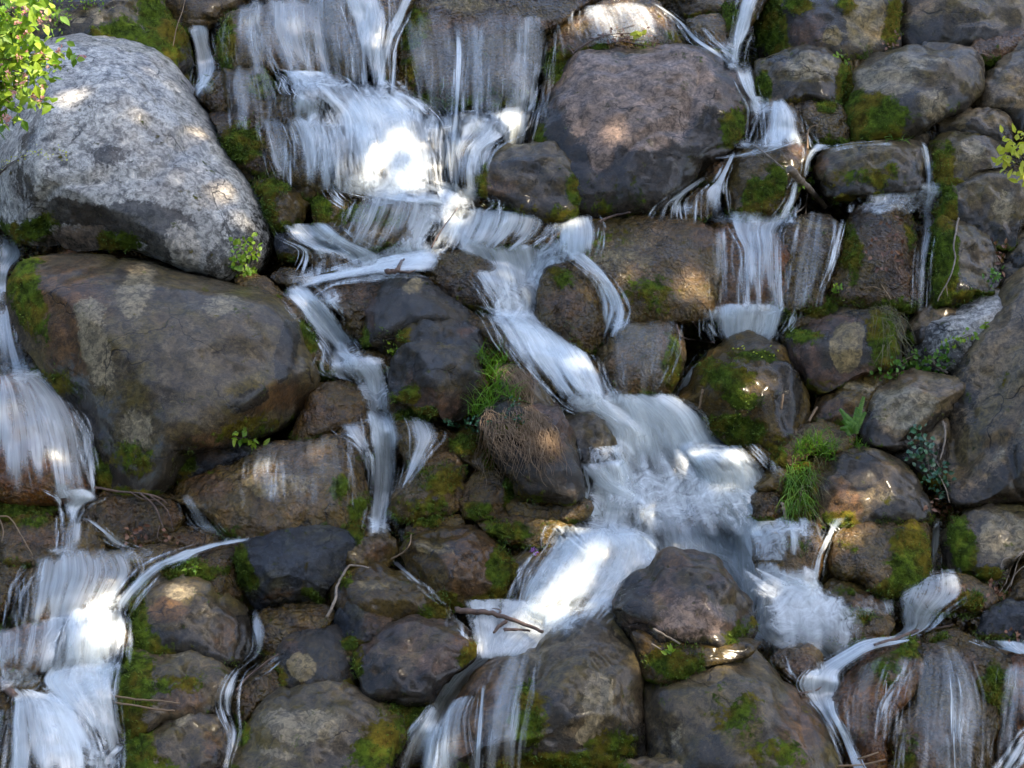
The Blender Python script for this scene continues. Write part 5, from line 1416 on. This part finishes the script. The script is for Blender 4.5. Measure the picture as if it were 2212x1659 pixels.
cc = SUN * DIST
tall_trees([('unseen tall broadleaf tree on the right bank, crown laid and gapped to shade the cascade', (13, -1.0, 0.5), tuple(cc + ta * 3.6)),
            ('unseen tall broadleaf tree behind the viewer to the right, crown laid and gapped to shade the foot of the cascade', (9.5, -9.5, -4.8), tuple(cc - ta * 3.2 + tb * 2)),
            ('unseen tall broadleaf tree on the upper right bank, crown laid and gapped to shade the top of the cascade', (10.5, 6.5, 6.0), tuple(cc - ta * 3.0 - tb * 3.4))])


def sky_block_tree(label, base, h, rad, seed):  # added out of view to cut the sky light falling from the front
    t = thing('sky_block_tree', label, 'tree', base)
    r = np.random.RandomState(seed)
    b = np.array(base, float)
    m = MB()
    m.tube([b - V3(0, 0, .5), b + V3(.1, 0, h * .5), b + V3(0, .1, h * .95)], .35, .06, 10)
    m.build('trunk', M['bark'], t, base, True)
    n = 8000
    q = r.normal(size=(n, 3))
    q /= np.linalg.norm(q, axis=1)[:, None]
    q *= (r.uniform(.35, 1, n))[:, None]
    q = q * np.array([rad, rad * .8, h * .5]) + b + V3(0, 0, h * .5)
    m = MB()
    for p in q:
        d = r.normal(size=3)
        d /= np.linalg.norm(d)
        s_ = np.cross(d, r.normal(size=3))
        s_ /= np.linalg.norm(s_)
        L = r.uniform(.4, .7)
        bq = len(m.v)
        m.v += [p, p + d * L * .5 + s_ * L * .35, p + d * L, p + d * L * .5 - s_ * L * .35]
        m.f.append((bq, bq + 1, bq + 2, bq + 3))
    m.build('crown', M['leaf'], t, base)


sky_block_tree('dense unseen tree added behind the viewer to block sky light, left', (-13, -22, -4.8), 24, 8, 21)
sky_block_tree('dense unseen tree added behind the viewer to block sky light, second from the left', (-4.5, -24, -4.8), 25, 8, 22)
sky_block_tree('dense unseen tree added behind the viewer to block sky light, second from the right', (4.5, -24, -4.8), 25, 8, 23)
sky_block_tree('dense unseen tree added behind the viewer to block sky light, right', (13, -22, -4.8), 24, 8, 24)

# ------------------------------------------------------------------ moss shoots standing on the mossy patches
for (ob, q, nr, ms, size, seed) in MOSSY:
    front = (nr[:, 1] < .25) & (ms > .82)
    idx = np.nonzero(front)[0]
    if len(idx) < 25:
        continue
    r = np.random.RandomState(seed)
    n = int(min(3600, max(150, len(idx) * (1.8 if size < 1.5 else 1.2))))
    pick = r.choice(idx, n)
    m = MB()
    cl = noise(q[pick] * 22, seed)
    for i, c_ in zip(pick, cl):
        if c_ < -.25:
            continue
        p = q[i] + r.normal(size=3) * .008
        d = nr[i] + r.normal(size=3) * .5 + V3(0, 0, .1)
        d /= np.linalg.norm(d)
        s_ = np.cross(d, r.normal(size=3))
        s_ /= np.linalg.norm(s_)
        L = r.uniform(.014, .034)
        b = len(m.v)
        m.v += [p - s_ * .005, p + s_ * .005, p + d * L]
        m.f.append((b, b + 1, b + 2))
    if len(m.f) > 40:
        m.build('moss', M['mossy'], ob)['kind'] = 'stuff'


g_ = np.random.RandomState(3)
m = MB()
for k in range(5200):
    u, v = g_.uniform(-40, FW + 40), g_.uniform(-40, FH + 40)
    d = ray([[u, v]])[0]
    h = BV.ray_cast(CV, Vector(d.tolist()).normalized(), 60)
    if h[0] is None or h[2] >= GROUND_F:
        continue
    p = np.array(h[0][:])
    if noise(p[None] * 1.3, 4)[0] < -.05:
        continue
    for _ in range(14):
        m.blade(p + g_.normal(size=3) * .025 + V3(0, -.02, 0), g_.normal(size=3) + V3(0, -.8, .6), g_.uniform(.02, .06), .005, V3(0, -.2, -.5), 2)
o = m.build('ground_moss', M['mossy'])
tag(o, 'moss and short weeds in the wet joints between the boulders', 'moss', kind='stuff')


def at(u, v, off=.0, tile='O'):
    """the spot on stone or ground behind this point of the tracing, lifted off metres towards the viewer"""
    u, v = px(tile, [(u, v)])[0]
    h, n = hit(u, v)
    if h is None:
        h = Vector(on_slope(u, v).tolist())
    h = np.array(h[:])
    d = CAM - h
    return h + d / np.linalg.norm(d) * off


def at_y(u, v, y, tile='O'):
    u, v = px(tile, [(u, v)])[0]
    d = ray([[u, v]])[0]
    return CAM + d * ((y - CAM[1]) / d[1])


def stick(name, label, tile, runs, mat='twig', cat='stick', off=.04, span=False, extra=None):
    """a twig: runs = [(points, r0, r1), ...]; span: hold it straight between its ends instead of hugging the stone"""
    m = MB()
    base = None
    for pts, r0, r1 in runs:
        P = [at(x, y, off, tile) for x, y in pts]
        for i_, (x, y) in enumerate(pts):       # lying on the water where there is water
            uv_ = px(tile, [(x, y)])[0]
            d_ = ray([uv_])[0]
            hw = BW.ray_cast(CV, Vector(d_.tolist()).normalized(), 60)
            if hw[0] is not None:
                hw = np.array(hw[0][:])
                e_ = CAM - hw
                hw = hw + e_ / np.linalg.norm(e_) * (r0 + .02)
                if np.linalg.norm(hw - CAM) < np.linalg.norm(P[i_] - CAM):
                    P[i_] = hw
        if span:
            y0, y1 = P[0][1], P[-1][1]
            ys = np.linspace(y0, y1, len(P))
            ym = min(0, min(p[1] - yy for p, yy in zip(P, ys)))
            P = [at_y(x, y, yy + ym, tile) for (x, y), yy in zip(pts, ys)]
        c = curve(P)
        c = [p + rs.normal(size=3) * r0 * .12 for p in c]
        m.tube(c, r0, r1, 7)
        if base is None:
            base = c[0]
    if extra is None:
        o = m.build(name, M[mat], None, base, True)
        o.location = base.tolist()
        tag(o, label, cat)
        return o, base
    t = thing(name, label, cat, base)
    m.build('stem', M[mat], t, base, True)
    for nm, mb, mt in extra:
        mb.build(nm, M[mt], t, base)
    return t, base


def leafset(m, p, n, spread, L, asp=.6, up=.3, r=rs):
    for _ in range(n):
        q = p + r.normal(size=3) * spread
        d = r.normal(size=3) + V3(0, -.3, up)
        m.leaf(q, d, V3(0, -1, .6) + r.normal(size=3) * .6, L * r.uniform(.7, 1.2), L * asp * r.uniform(.8, 1.1), .12)


# pink flowering bush, standing left of the cascade in front of the huge pale boulder
by = -2.2
base = at_y(-260, 700, by)
t = thing('flowering_bush', 'leafy green bush with small pink blossoms reaching in at the top left corner', 'bush', base)
st, lf, fw = MB(), MB(), MB()
ends = [(50,10),(105,45),(140,122),(95,182),(92,215),(40,235),(15,255),(20,90),(75,110),(60,160),(5,190),(120,130),(20,20),(70,65),(-20,120),(30,130),(45,200),(0,60),(10,150),(35,50),(-10,230),(80,20)]
hub = at_y(-150, 230, by)
st.tube(curve([base, (base + hub) / 2 + V3(.1, 0, 0), hub]), .05, .03, 8)
for k, (u, v) in enumerate(ends):
    e = at_y(u, v, by + rs.uniform(-.25, .25))
    m_ = (hub + e) / 2 + V3(0, rs.uniform(-.1, .1), .15)
    c = curve([hub, m_, e], 9)
    st.tube(c, .012, .003, 5)
    for p in c[7:]:
        leafset(lf, p, 4, .06, .085, .6, .2)
    for _ in range(2):
        cpos = e + rs.normal(size=3) * .05 + V3(0, -.04, 0)
        for _ in range(9):
            d = rs.normal(size=3)
            fw.leaf(cpos + rs.normal(size=3) * .012, d, rs.normal(size=3), .026, .018, .2)
st.build('stem', M['twig'], t, base, True)
lf.build('foliage', M['fresh'], t, base)
fw.build('blossom', M['pink'], t, base)


def plant(name, label, cat, tile, spots, mat, L, n, spread, asp=.6, up=.4, stem=True, stem_mat='twig'):
    P = [at(x, y, .05, tile) for x, y in spots]
    base = at(spots[-1][0], spots[-1][1], .01, tile)
    t = thing(name, label, cat, base)
    m, s = MB(), MB()
    for p in P:
        leafset(m, p, n, spread, L, asp, up)
        if stem:
            s.tube(curve([base, (base + p) / 2 + V3(0, -.03, .02), p], 4), .004, .0015, 5)
    if stem:
        s.build('stem', M[stem_mat], t, base, True)
    m.build('foliage', M[mat], t, base)
    return t


plant('creeper', 'dark green creeper hanging over the lichen spotted boulder at the top left', 'creeper', 'A', [(300,20),(330,60),(360,100),(400,60),(280,80),(420,20),(500,10),(560,15),(240,40),(390,120),(330,130),(200,60),(590,30)], 'fresh', .035, 16, .05)
plant('thorny_twig', 'thin twig with tiny yellow green leaves across the left of the huge pale boulder', 'twig', 'A', [(400,935),(360,930),(300,925),(250,920),(200,930),(160,940),(110,965),(60,990),(20,1010),(0,1060)], 'yellow', .02, 7, .025)
plant('seedling', 'bright green sprig with lobed leaves at the lower right corner of the huge pale boulder', 'plant', 'O', [(545,520),(530,530),(515,530),(550,545),(535,555),(520,560),(505,560),(515,575),(530,580),(545,590),(525,592),(510,585)], 'fresh', .05, 10, .035, .75)
plant('seedling', 'single fresh green leaf cluster on the small slate grey rock', 'plant', 'D', [(1420,1175),(1470,1170),(1510,1190),(1550,1195),(1520,1225)], 'fresh', .075, 6, .03, .6, .1)
plant('herb', 'low patch of round green leaves beside the bleached stick on the right', 'plant', 'F', [(1350,790),(1400,770),(1440,740),(1500,710),(1530,720),(1560,750),(1480,760),(1420,800),(1600,760),(1540,690)], 'fern', .04, 16, .04, .85)
plant('herb', 'small green herb between the slanting slab and the huge right boulder', 'plant', 'F', [(1650,740),(1700,700),(1740,700),(1720,740),(1640,760)], 'fern', .045, 11, .04, .85)
plant('herb', 'pale green trailing leaves on the dark seam of the slanting slab', 'plant', 'F', [(1760,620),(1800,610),(1840,590),(1830,575),(1890,565)], 'fresh', .035, 8, .025, .85)
plant('herb', 'lone green leaf against the huge right boulder', 'plant', 'F', [(1965,497),(1975,505)], 'fresh', .05, 3, .01, .8)
plant('herb', 'tiny green plant on top of the grey rock beside the stepped upper right fall', 'plant', 'C', [(1080,340),(1110,345),(1130,348)], 'fresh', .045, 5, .02)
plant('herb', 'small green plant at the foot of the leaf covered dripping rock', 'plant', 'F', [(1065,270),(1060,295),(1080,295)], 'fresh', .04, 6, .02)
plant('herb', 'green leaves at the edge of the split off boulder, far right', 'plant', 'F', [(2020,200),(2010,230),(2030,215),(2040,190)], 'fern', .04, 8, .03)
plant('herb', 'tiny green leaves on the ledge above the sun patched boulder', 'plant', 'G', [(1140,450),(1170,445),(1190,448)], 'fresh', .035, 7, .02)
plant('herb', 'lone upright green shoot in the mossy hollow between the two big bottom boulders', 'plant', 'I', [(70,955),(65,975)], 'fresh', .06, 3, .008, .5, 1)
plant('herb', 'small green plant between the narrow stream and the black boulders', 'plant', 'E', [(350,655),(365,670),(370,655)], 'fresh', .04, 7, .02)
plant('herb', 'green leaves trailing on the mossy foot of the black and purple boulder', 'plant', 'E', [(690,1080),(720,1110),(760,1120),(800,1110),(850,1130),(870,1110),(700,1120)], 'ivy', .035, 12, .03)
plant('herb', 'blue green leaves growing out of the root mat', 'plant', 'E', [(1090,970),(1100,990),(1070,1050),(1100,1060),(1130,1080),(950,1100),(1120,1100)], 'ivy', .03, 7, .02)
plant('ivy', 'dark ivy hanging between the light grey blocky rock and the huge right boulder', 'ivy', 'F', [(1580,1130),(1550,1180),(1600,1200),(1540,1240),(1580,1270),(1620,1260),(1560,1310),(1620,1330),(1670,1350),(1640,1400),(1700,1440),(1660,1420),(1680,1500),(1720,1520),(1730,1430),(1600,1230)], 'ivy', .045, 10, .035, .8)
plant('violet_flower', 'little violet blossom in front of the water dome, left side', 'flower', 'H', [(1200,335),(1215,330),(1210,350),(1220,345)], 'violet', .022, 6, .012)

# fern
fb = at(1170, 1165, .03, 'F')
t = thing('fern', 'bright green fern at the left foot of the light grey blocky rock', 'fern', fb)
m = MB()
sm = MB()
for (u, v) in [(1095,1010),(1130,1040),(1110,1080),(1240,935),(1230,980),(1200,1000),(1250,1030),(1100,1130),(1190,1080),(1160,1060)]:
    e = at(u, v, .10, 'F')
    c = curve([fb, (fb + e) / 2 + V3(0, -.04, .03), e], 10)
    sm.tube(c, .003, .001, 4)
    for i in range(2, len(c) - 1):
        tt = c[i + 1] - c[i]
        tt /= np.linalg.norm(tt) + 1e-9
        sd_ = np.cross(tt, V3(0, -1, .2))
        Lf = .045 * (1 - i / len(c) * .75)
        for sg in (-1, 1):
            m.leaf(c[i], sd_ * sg + tt * .4, V3(0, -1, .4), Lf, .014, .1)
sm.build('stem', M['fern'], t, fb, True)
m.build('frond', M['fern'], t, fb)


def grass(name, label, tile, spots, n, L, mat, drop=.35, lean=(0, -.3, 1), kind=None, cat='grass', wd=.006):
    m = MB()
    P = [at(x, y, .01, tile) for x, y in spots]
    base = P[0]
    for p in P:
        for _ in range(n):
            q = p + rs.normal(size=3) * V3(.03, .02, .03)
            d = V3(*lean) + rs.normal(size=3) * .45
            m.blade(q, d, L * rs.uniform(.5, 1.25), wd, V3(rs.normal() * .4, -.2, -drop * rs.uniform(.5, 2.0)))
    o = m.build(name, M[mat], None, base, True)
    o.location = base.tolist()
    tag(o, label, cat, kind=kind)
    return o


grass('grass_tuft', 'bright green tuft of grass at the right side of the black and purple boulder', 'E', [(930,930),(900,980),(940,860),(960,800),(920,760),(980,820),(1000,900),(1060,930),(890,1010),(870,1040),(1030,730),(900,720),(960,720),(1080,960),(950,990)], 26, .21, 'grass', .5)
grass('grass_tuft', 'long green grass hanging over the ledge beside the white basin', 'F', [(830,1290),(870,1260),(920,1250),(980,1260),(1030,1280),(880,1230),(960,1220),(1040,1250)], 34, .16, 'grass', .6)
grass('grass_tuft', 'curtain of long grass trailing down to the basin, right bank', 'F', [(800,1360),(820,1420),(800,1500),(850,1380),(880,1450),(840,1560),(800,1590),(780,1440),(870,1540),(900,1380)], 26, .22, 'grass', 1.6, (0, -.5, .1))
grass('grass_tuft', 'dull olive grass hanging beside the long green grass', 'F', [(930,1320),(960,1380),(900,1500),(930,1430),(870,1600),(990,1300)], 20, .2, 'olive', 1.6, (0, -.5, .1))
grass('grass_tuft', 'old yellowish grass draped over the right end of the pale blotched boulder', 'F', [(1330,400),(1370,410),(1400,430),(1430,460),(1450,500),(1400,500),(1440,560),(1380,600),(1350,470)], 18, .24, 'olive', 1.6, (0, -.6, .1))
grass('grass_tuft', 'short green grass on the rock above the shining dark boulder', 'F', [(1160,1240),(1200,1235),(1240,1240),(1220,1225)], 16, .07, 'grass', .3)
grass('grass_tuft', 'few green blades on top of the long level block', 'C', [(1380,855),(1420,852),(1460,856)], 9, .08, 'grass', .6, (.6, -.2, .5))
grass('grass_tuft', 'small green tuft on the stone under the twig pile', 'B', [(1840,295),(1880,300),(1900,290),(1860,285)], 14, .07, 'grass', .4)

# dry roots draped over the dark boulder in the centre
m = MB()
rb = at(1150, 1010, .02, 'E')
for k in range(330):
    u0, v0 = rs.uniform(900, 1400), rs.uniform(985, 1180)
    u0 = min(u0, 1180 + (v0 - 985) * 1.25)
    n = rs.randint(4, 9)
    ang = math.radians(rs.uniform(20, 115))
    pts = [(u0, v0)]
    for i in range(n):
        ang += rs.uniform(-.5, .55)
        ang = min(max(ang, -.3), 1.9)
        st_ = rs.uniform(25, 55)
        nx_, ny_ = pts[-1][0] + math.cos(ang) * st_, pts[-1][1] + math.sin(ang) * st_
        if nx_ > 1310 + (ny_ - 985) * .33 or ny_ > 1530:
            break
        pts.append((nx_, ny_))
    if len(pts) < 3:
        continue
    P = [at(x, y, rs.uniform(.015, .06), 'E') for x, y in pts]
    for i in range(1, len(P)):
        P[i][1] = min(P[i][1], P[i - 1][1] + .08)
    m.tube(curve(P, 4), rs.uniform(.002, .0045), .001, 4)
for k in range(80):
    u0, v0 = rs.uniform(1010, 1160), rs.uniform(745, 830)
    pts = [(u0, v0), (u0 + rs.uniform(10, 50), v0 + 40), (u0 + rs.uniform(30, 80), v0 + 90), (u0 + rs.uniform(30, 90), v0 + rs.uniform(120, 180))]
    P = [at(x, y, rs.uniform(.015, .04), 'E') for x, y in pts]
    m.tube(curve(P, 4), .003, .001, 4)
o = m.build('root_mat', M['straw'], None, rb, True)
o.location = rb.tolist()
tag(o, 'tangled mat of dry brown roots hanging over the dark boulder in the centre', 'roots')
# yellow leaved twig at the right edge
b_ = at_y(2290, 420, -1.6)
t = thing('leafy_twig', 'sunlit twig with yellow green leaves poking in at the right edge', 'twig', b_)
m, s_ = MB(), MB()
for (u, v) in [(2110,890),(2080,970),(2110,1010),(2140,960),(2180,880),(2205,820),(2200,950),(2205,1100),(2212,1050),(2160,920)]:
    e = at_y(u, v, -1.6 + rs.uniform(-.05, .05), 'C')
    s_.tube(curve([b_, (b_ + e) / 2 + V3(0, 0, .03), e], 4), .005, .002, 5)
    leafset(m, e, 8, .03, .07, .5, .4)
s_.build('stem', M['twig'], t, b_, True)
m.build('foliage', M['yellow'], t, b_)

# sticks and twigs
gl_ = MB()
leafset(gl_, at(930, 1040, .10, 'C'), 5, .012, .08, .75, .1)
leafset(gl_, at(930, 1095, .10, 'C'), 5, .012, .075, .75, -.2)
leafset(gl_, at(855, 1110, .08, 'C'), 6, .02, .05, .6, .2)
leafset(gl_, at(940, 1200, .08, 'C'), 6, .02, .045, .6, .2)
stick('broken_branch', 'thick broken lichen covered branch with two green leaves leaning on the right hand ledges', 'C',
      [([(790, 1025), (850, 1090), (920, 1160), (1000, 1250)], .036, .024), ([(570, 880), (650, 940), (760, 1030)], .008, .006), ([(880, 1060), (900, 1010)], .006, .003), ([(830, 1290), (880, 1250), (900, 1180)], .008, .005)],
      'bleach', 'branch', .05, True, [('foliage', gl_, 'fresh')])
stick('bent_stem', 'reddish dry stem bent into a hook above the ledges at the right', 'C', [([(900, 905), (898, 850), (905, 790), (930, 765), (960, 762)], .009, .004)], 'straw', 'stem', .10)
stick('twig', 'thin red brown twig standing beside the broken branch', 'C', [([(885, 1300), (892, 1240), (896, 1170)], .007, .005)], 'straw', 'twig', .08)
tl_ = MB()
leafset(tl_, at(1850, 215, .10, 'B'), 8, .015, .07, .7, .2)
dl_ = MB()
for (x, y) in [(1700,200),(1780,220),(1660,230),(1900,210),(1820,250),(1740,240)]:
    leafset(dl_, at(x, y, .06, 'B'), 6, .03, .045, .5, .2)
stick('twig_pile', 'dark tangle of twigs and dead leaves caught on top of the big reddish boulder', 'B',
      [([(1440, 330), (1560, 250), (1700, 190), (1830, 150)], .008, .004), ([(1480, 300), (1640, 215), (1900, 200)], .010, .004), ([(1550, 230), (1750, 250), (1990, 300)], .009, .004), ([(1600, 210), (1800, 240), (1960, 250)], .008, .003), ([(1430, 290), (1460, 330)], .006, .003), ([(1700, 260), (1860, 190), (1930, 160)], .006, .003), ([(1650, 200), (1720, 270), (1850, 290)], .006, .003)],
      'twig', 'twigs', .07, False, [('leaf', tl_, 'yellow'), ('dead_leaf', dl_, 'deadleaf')])
stick('driftwood', 'dark forked stick washed up in the sunny pool, lower centre', 'H',
      [([(740, 700), (860, 708), (960, 720), (1100, 765), (1270, 832)], .024, .012), ([(990, 745), (1010, 700), (950, 690)], .010, .005), ([(1050, 765), (1000, 800), (970, 838)], .016, .010), ([(1030, 820), (1110, 818), (1190, 826)], .014, .008), ([(1060, 760), (1100, 738)], .007, .003)],
      'twig', 'stick', .12, False)
stick('twig', 'bleached crooked stick standing against the silvery topped brown rock', 'G', [([(1985, 745), (2035, 640), (2045, 560), (2085, 480), (2135, 428), (2240, 445)], .012, .008)], 'bleach', 'stick', .09)
stick('twig', 'dark branched twig lying over the pebbly rock at the left, below the moss patch', 'O', [([(205, 1053), (260, 1062), (330, 1070), (362, 1088)], .011, .006), ([(300, 1064), (335, 1095), (352, 1140)], .009, .005), ([(320, 1068), (360, 1100), (375, 1150)], .006, .003), ([(280, 1062), (310, 1078), (345, 1080)], .006, .003), ([(345, 1135), (340, 1160), (350, 1170)], .005, .003)], 'twig', 'twig', .06)
stick('twig', 'reddish twig at the left edge over the rock with water threads', 'G', [([(0, 130), (60, 140), (120, 230), (200, 370)], .007, .004), ([(0, 150), (20, 220), (10, 290)], .006, .003)], 'straw', 'twig', .06)
stick('twig', 'long dark bent stick lying in the gravel at the lower right', 'I', [([(1300, 915), (1440, 872), (1560, 825), (1760, 795), (1810, 740), (1860, 700)], .014, .006), ([(1560, 825), (1500, 860)], .006, .004)], 'twig', 'stick', .07)
stick('twig', 'short dark stick caught in the curved stream, lower right', 'I', [([(850, 1208), (900, 1198), (960, 1180), (1030, 1112)], .011, .006), ([(852, 1195), (858, 1218)], .008, .005)], 'twig', 'stick', .10)
stick('twig', 'thin bare twig sticking up out of the foam near the middle', 'B', [([(590, 1505), (650, 1400), (750, 1265)], .007, .003)], 'twig', 'twig', .12, True)
stick('driftwood', 'black splinter of wood in the foam behind the black boulders', 'E', [([(320, 175), (380, 170), (400, 130), (425, 95)], .025, .008), ([(380, 170), (450, 180), (495, 165)], .012, .005)], 'twig', 'driftwood', .12)
stick('twig', 'dark branched twig in front of the rock at the side rivulet, right of the middle', 'E', [([(2080, 500), (2110, 570), (2200, 590), (2300, 605)], .009, .005), ([(2180, 480), (2240, 560), (2310, 605)], .006, .003)], 'twig', 'twig', .07)
stick('root', 'long pale root hanging down the split off boulder at the right', 'C', [([(1815, 1325), (1800, 1400), (1785, 1500), (1795, 1570), (1760, 1690), (1700, 1800), (1690, 1830)], .009, .005), ([(1740, 1730), (1750, 1800)], .004, .002)], 'bleach', 'root', .04)
stick('root', 'pale root rising beside the ivy against the huge right boulder', 'F', [([(1720, 1085), (1735, 1150), (1725, 1240), (1700, 1320)], .010, .006), ([(1640, 1350), (1700, 1420), (1740, 1500), (1760, 1580)], .006, .004), ([(1580, 1200), (1640, 1290)], .005, .003)], 'bleach', 'root', .05)
stick('root', 'bundle of bleached roots at the right edge under the brown and grey boulder', 'I', [([(2212, 340), (2150, 400), (2120, 470), (2100, 540), (2060, 600)], .008, .004), ([(2200, 360), (2170, 420), (2140, 520), (2090, 600)], .006, .003), ([(2230, 420), (2160, 480), (2130, 560)], .005, .003), ([(2140, 380), (2090, 390), (2070, 440)], .005, .002)], 'bleach', 'roots', .06)
stick('stake', 'orange brown wooden peg at the left corner of the square mossy boulder', 'F', [([(262, 890), (250, 950), (242, 1005)], .010, .009)], 'straw', 'peg', .05)
stick('stake', 'orange brown wooden peg on the dark wet corner of the square mossy boulder', 'F', [([(750, 918), (744, 960), (738, 1010)], .010, .009)], 'straw', 'peg', .05)
stick('stake', 'slanting wooden peg at the foot of the slanting shiny topped rock', 'F', [([(955, 1000), (930, 1040), (905, 1085)], .012, .010)], 'straw', 'peg', .05)
stick('stake', 'pale wooden stake at the water edge below the long grass', 'F', [([(745, 1575), (755, 1620), (765, 1670)], .014, .012)], 'bleach', 'stake', .07)
stick('stake', 'pale broken stick among the green herbs on the right', 'F', [([(1655, 705), (1680, 750), (1750, 790)], .013, .010)], 'bleach', 'stick', .05)
stick('stem', 'dry upright stem above the pale blotched boulder', 'F', [([(1405, 345), (1375, 300), (1345, 255)], .008, .005), ([(1345, 285), (1300, 268), (1245, 272)], .005, .003)], 'straw', 'stem', .08)
stick('rope', 'upper of two thin tan cords across the mossy oval boulder', 'G', [([(700, 1222), (850, 1245), (960, 1250), (1090, 1268)], .007, .006)], 'straw', 'cord', .05)
stick('rope', 'lower of two thin tan cords across the mossy oval boulder', 'G', [([(700, 1262), (850, 1285), (960, 1305), (1060, 1310)], .007, .006)], 'straw', 'cord', .05)
stick('rope', 'upper of two twisted tan cords by the curved stream at the bottom right', 'I', [([(1200, 1605), (1280, 1580), (1380, 1545)], .007, .006)], 'straw', 'cord', .06)
stick('rope', 'lower of two twisted tan cords by the curved stream at the bottom right', 'I', [([(1080, 1645), (1220, 1640), (1370, 1608)], .007, .006)], 'straw', 'cord', .06)
stick('twig', 'pale curved straw in the trickle right of the blue slate rock', 'H', [([(350, 390), (420, 350), (460, 300), (468, 240)], .008, .005)], 'straw', 'straw', .06)
stick('twig', 'thin dark twig pressed against the glossy rock in the lower left trickle', 'G', [([(1435, 1190), (1500, 1110), (1600, 1030), (1690, 965)], .010, .006)], 'twig', 'twig', .05)
stick('twig', 'bare twig with a forked end over the boulder behind the herbs, top left', 'A', [([(1125, -20), (1110, 60), (1075, 160), (1050, 280)], .005, .003)], 'straw', 'twig', .08)
stick('twig', 'grey twig lying on the mossy base rock under the reddish boulder', 'H', [([(1940, 815), (2010, 855), (2060, 880), (2100, 905)], .010, .006), ([(1930, 905), (1990, 940)], .006, .004)], 'bleach', 'twig', .04)
stick('twig', 'charred log end at the left edge of the bottom left falls', 'G', [([(-40, 1110), (30, 1170), (85, 1220)], .040, .025)], 'twig', 'log', .04)
stick('twig', 'glinting twig on the thin ledge stone above the smooth broad boulder', 'B', [([(1610, 1350), (1680, 1315), (1800, 1290)], .014, .008)], 'twig', 'twig', .05)


def dead_leaves(label, tile, spots, L=.05, mat='deadleaf', cat='dead leaves', name='leaf_litter'):
    m = MB()
    P = [at(x, y, .02, tile) for x, y in spots]
    for p in P:
        leafset(m, p, 5, .03, L, .6, .0)
    o = m.build(name, M[mat], None, P[0])
    o.location = P[0].tolist()
    tag(o, label, cat)


dead_leaves('rust red dead leaves stuck on the dripping rock face, upper right', 'C', [(1380,1390),(1420,1430),(1440,1360),(1470,1450),(1300,1480),(1400,1550),(1250,1540),(1340,1620),(1450,1560)])
dead_leaves('reddish leaf litter in the gully below the ivy, right side', 'F', [(1640,1590),(1680,1620),(1660,1560),(1700,1650),(1620,1620),(1740,1600),(1720,1660)])
dead_leaves('dark red leaf litter on the gravel under the right edge boulder', 'I', [(2030,600),(2080,640),(2000,560),(2060,560),(2120,600),(2140,850),(2180,840)])
dead_leaves('dead leaves at the left foot of the twig, over the pebbly left rock', 'G', [(830,220),(800,250),(850,260),(880,240),(780,280),(1000,250),(1040,270)])
dead_leaves('dead leaves in the cleft right of the split off boulder, far right', 'C', [(2040,1500),(2100,1510),(2080,1550),(2060,1600)])
dead_leaves('brown leaves in the gap beside the top right corner boulder', 'C', [(1400,260),(1430,220),(1370,290),(1420,290)])
dead_leaves('tiny yellow petals scattered on the square mossy boulder', 'F', [(495,648),(640,660),(600,680),(680,670)], .022, 'yellow', 'petals', 'fallen_petal')
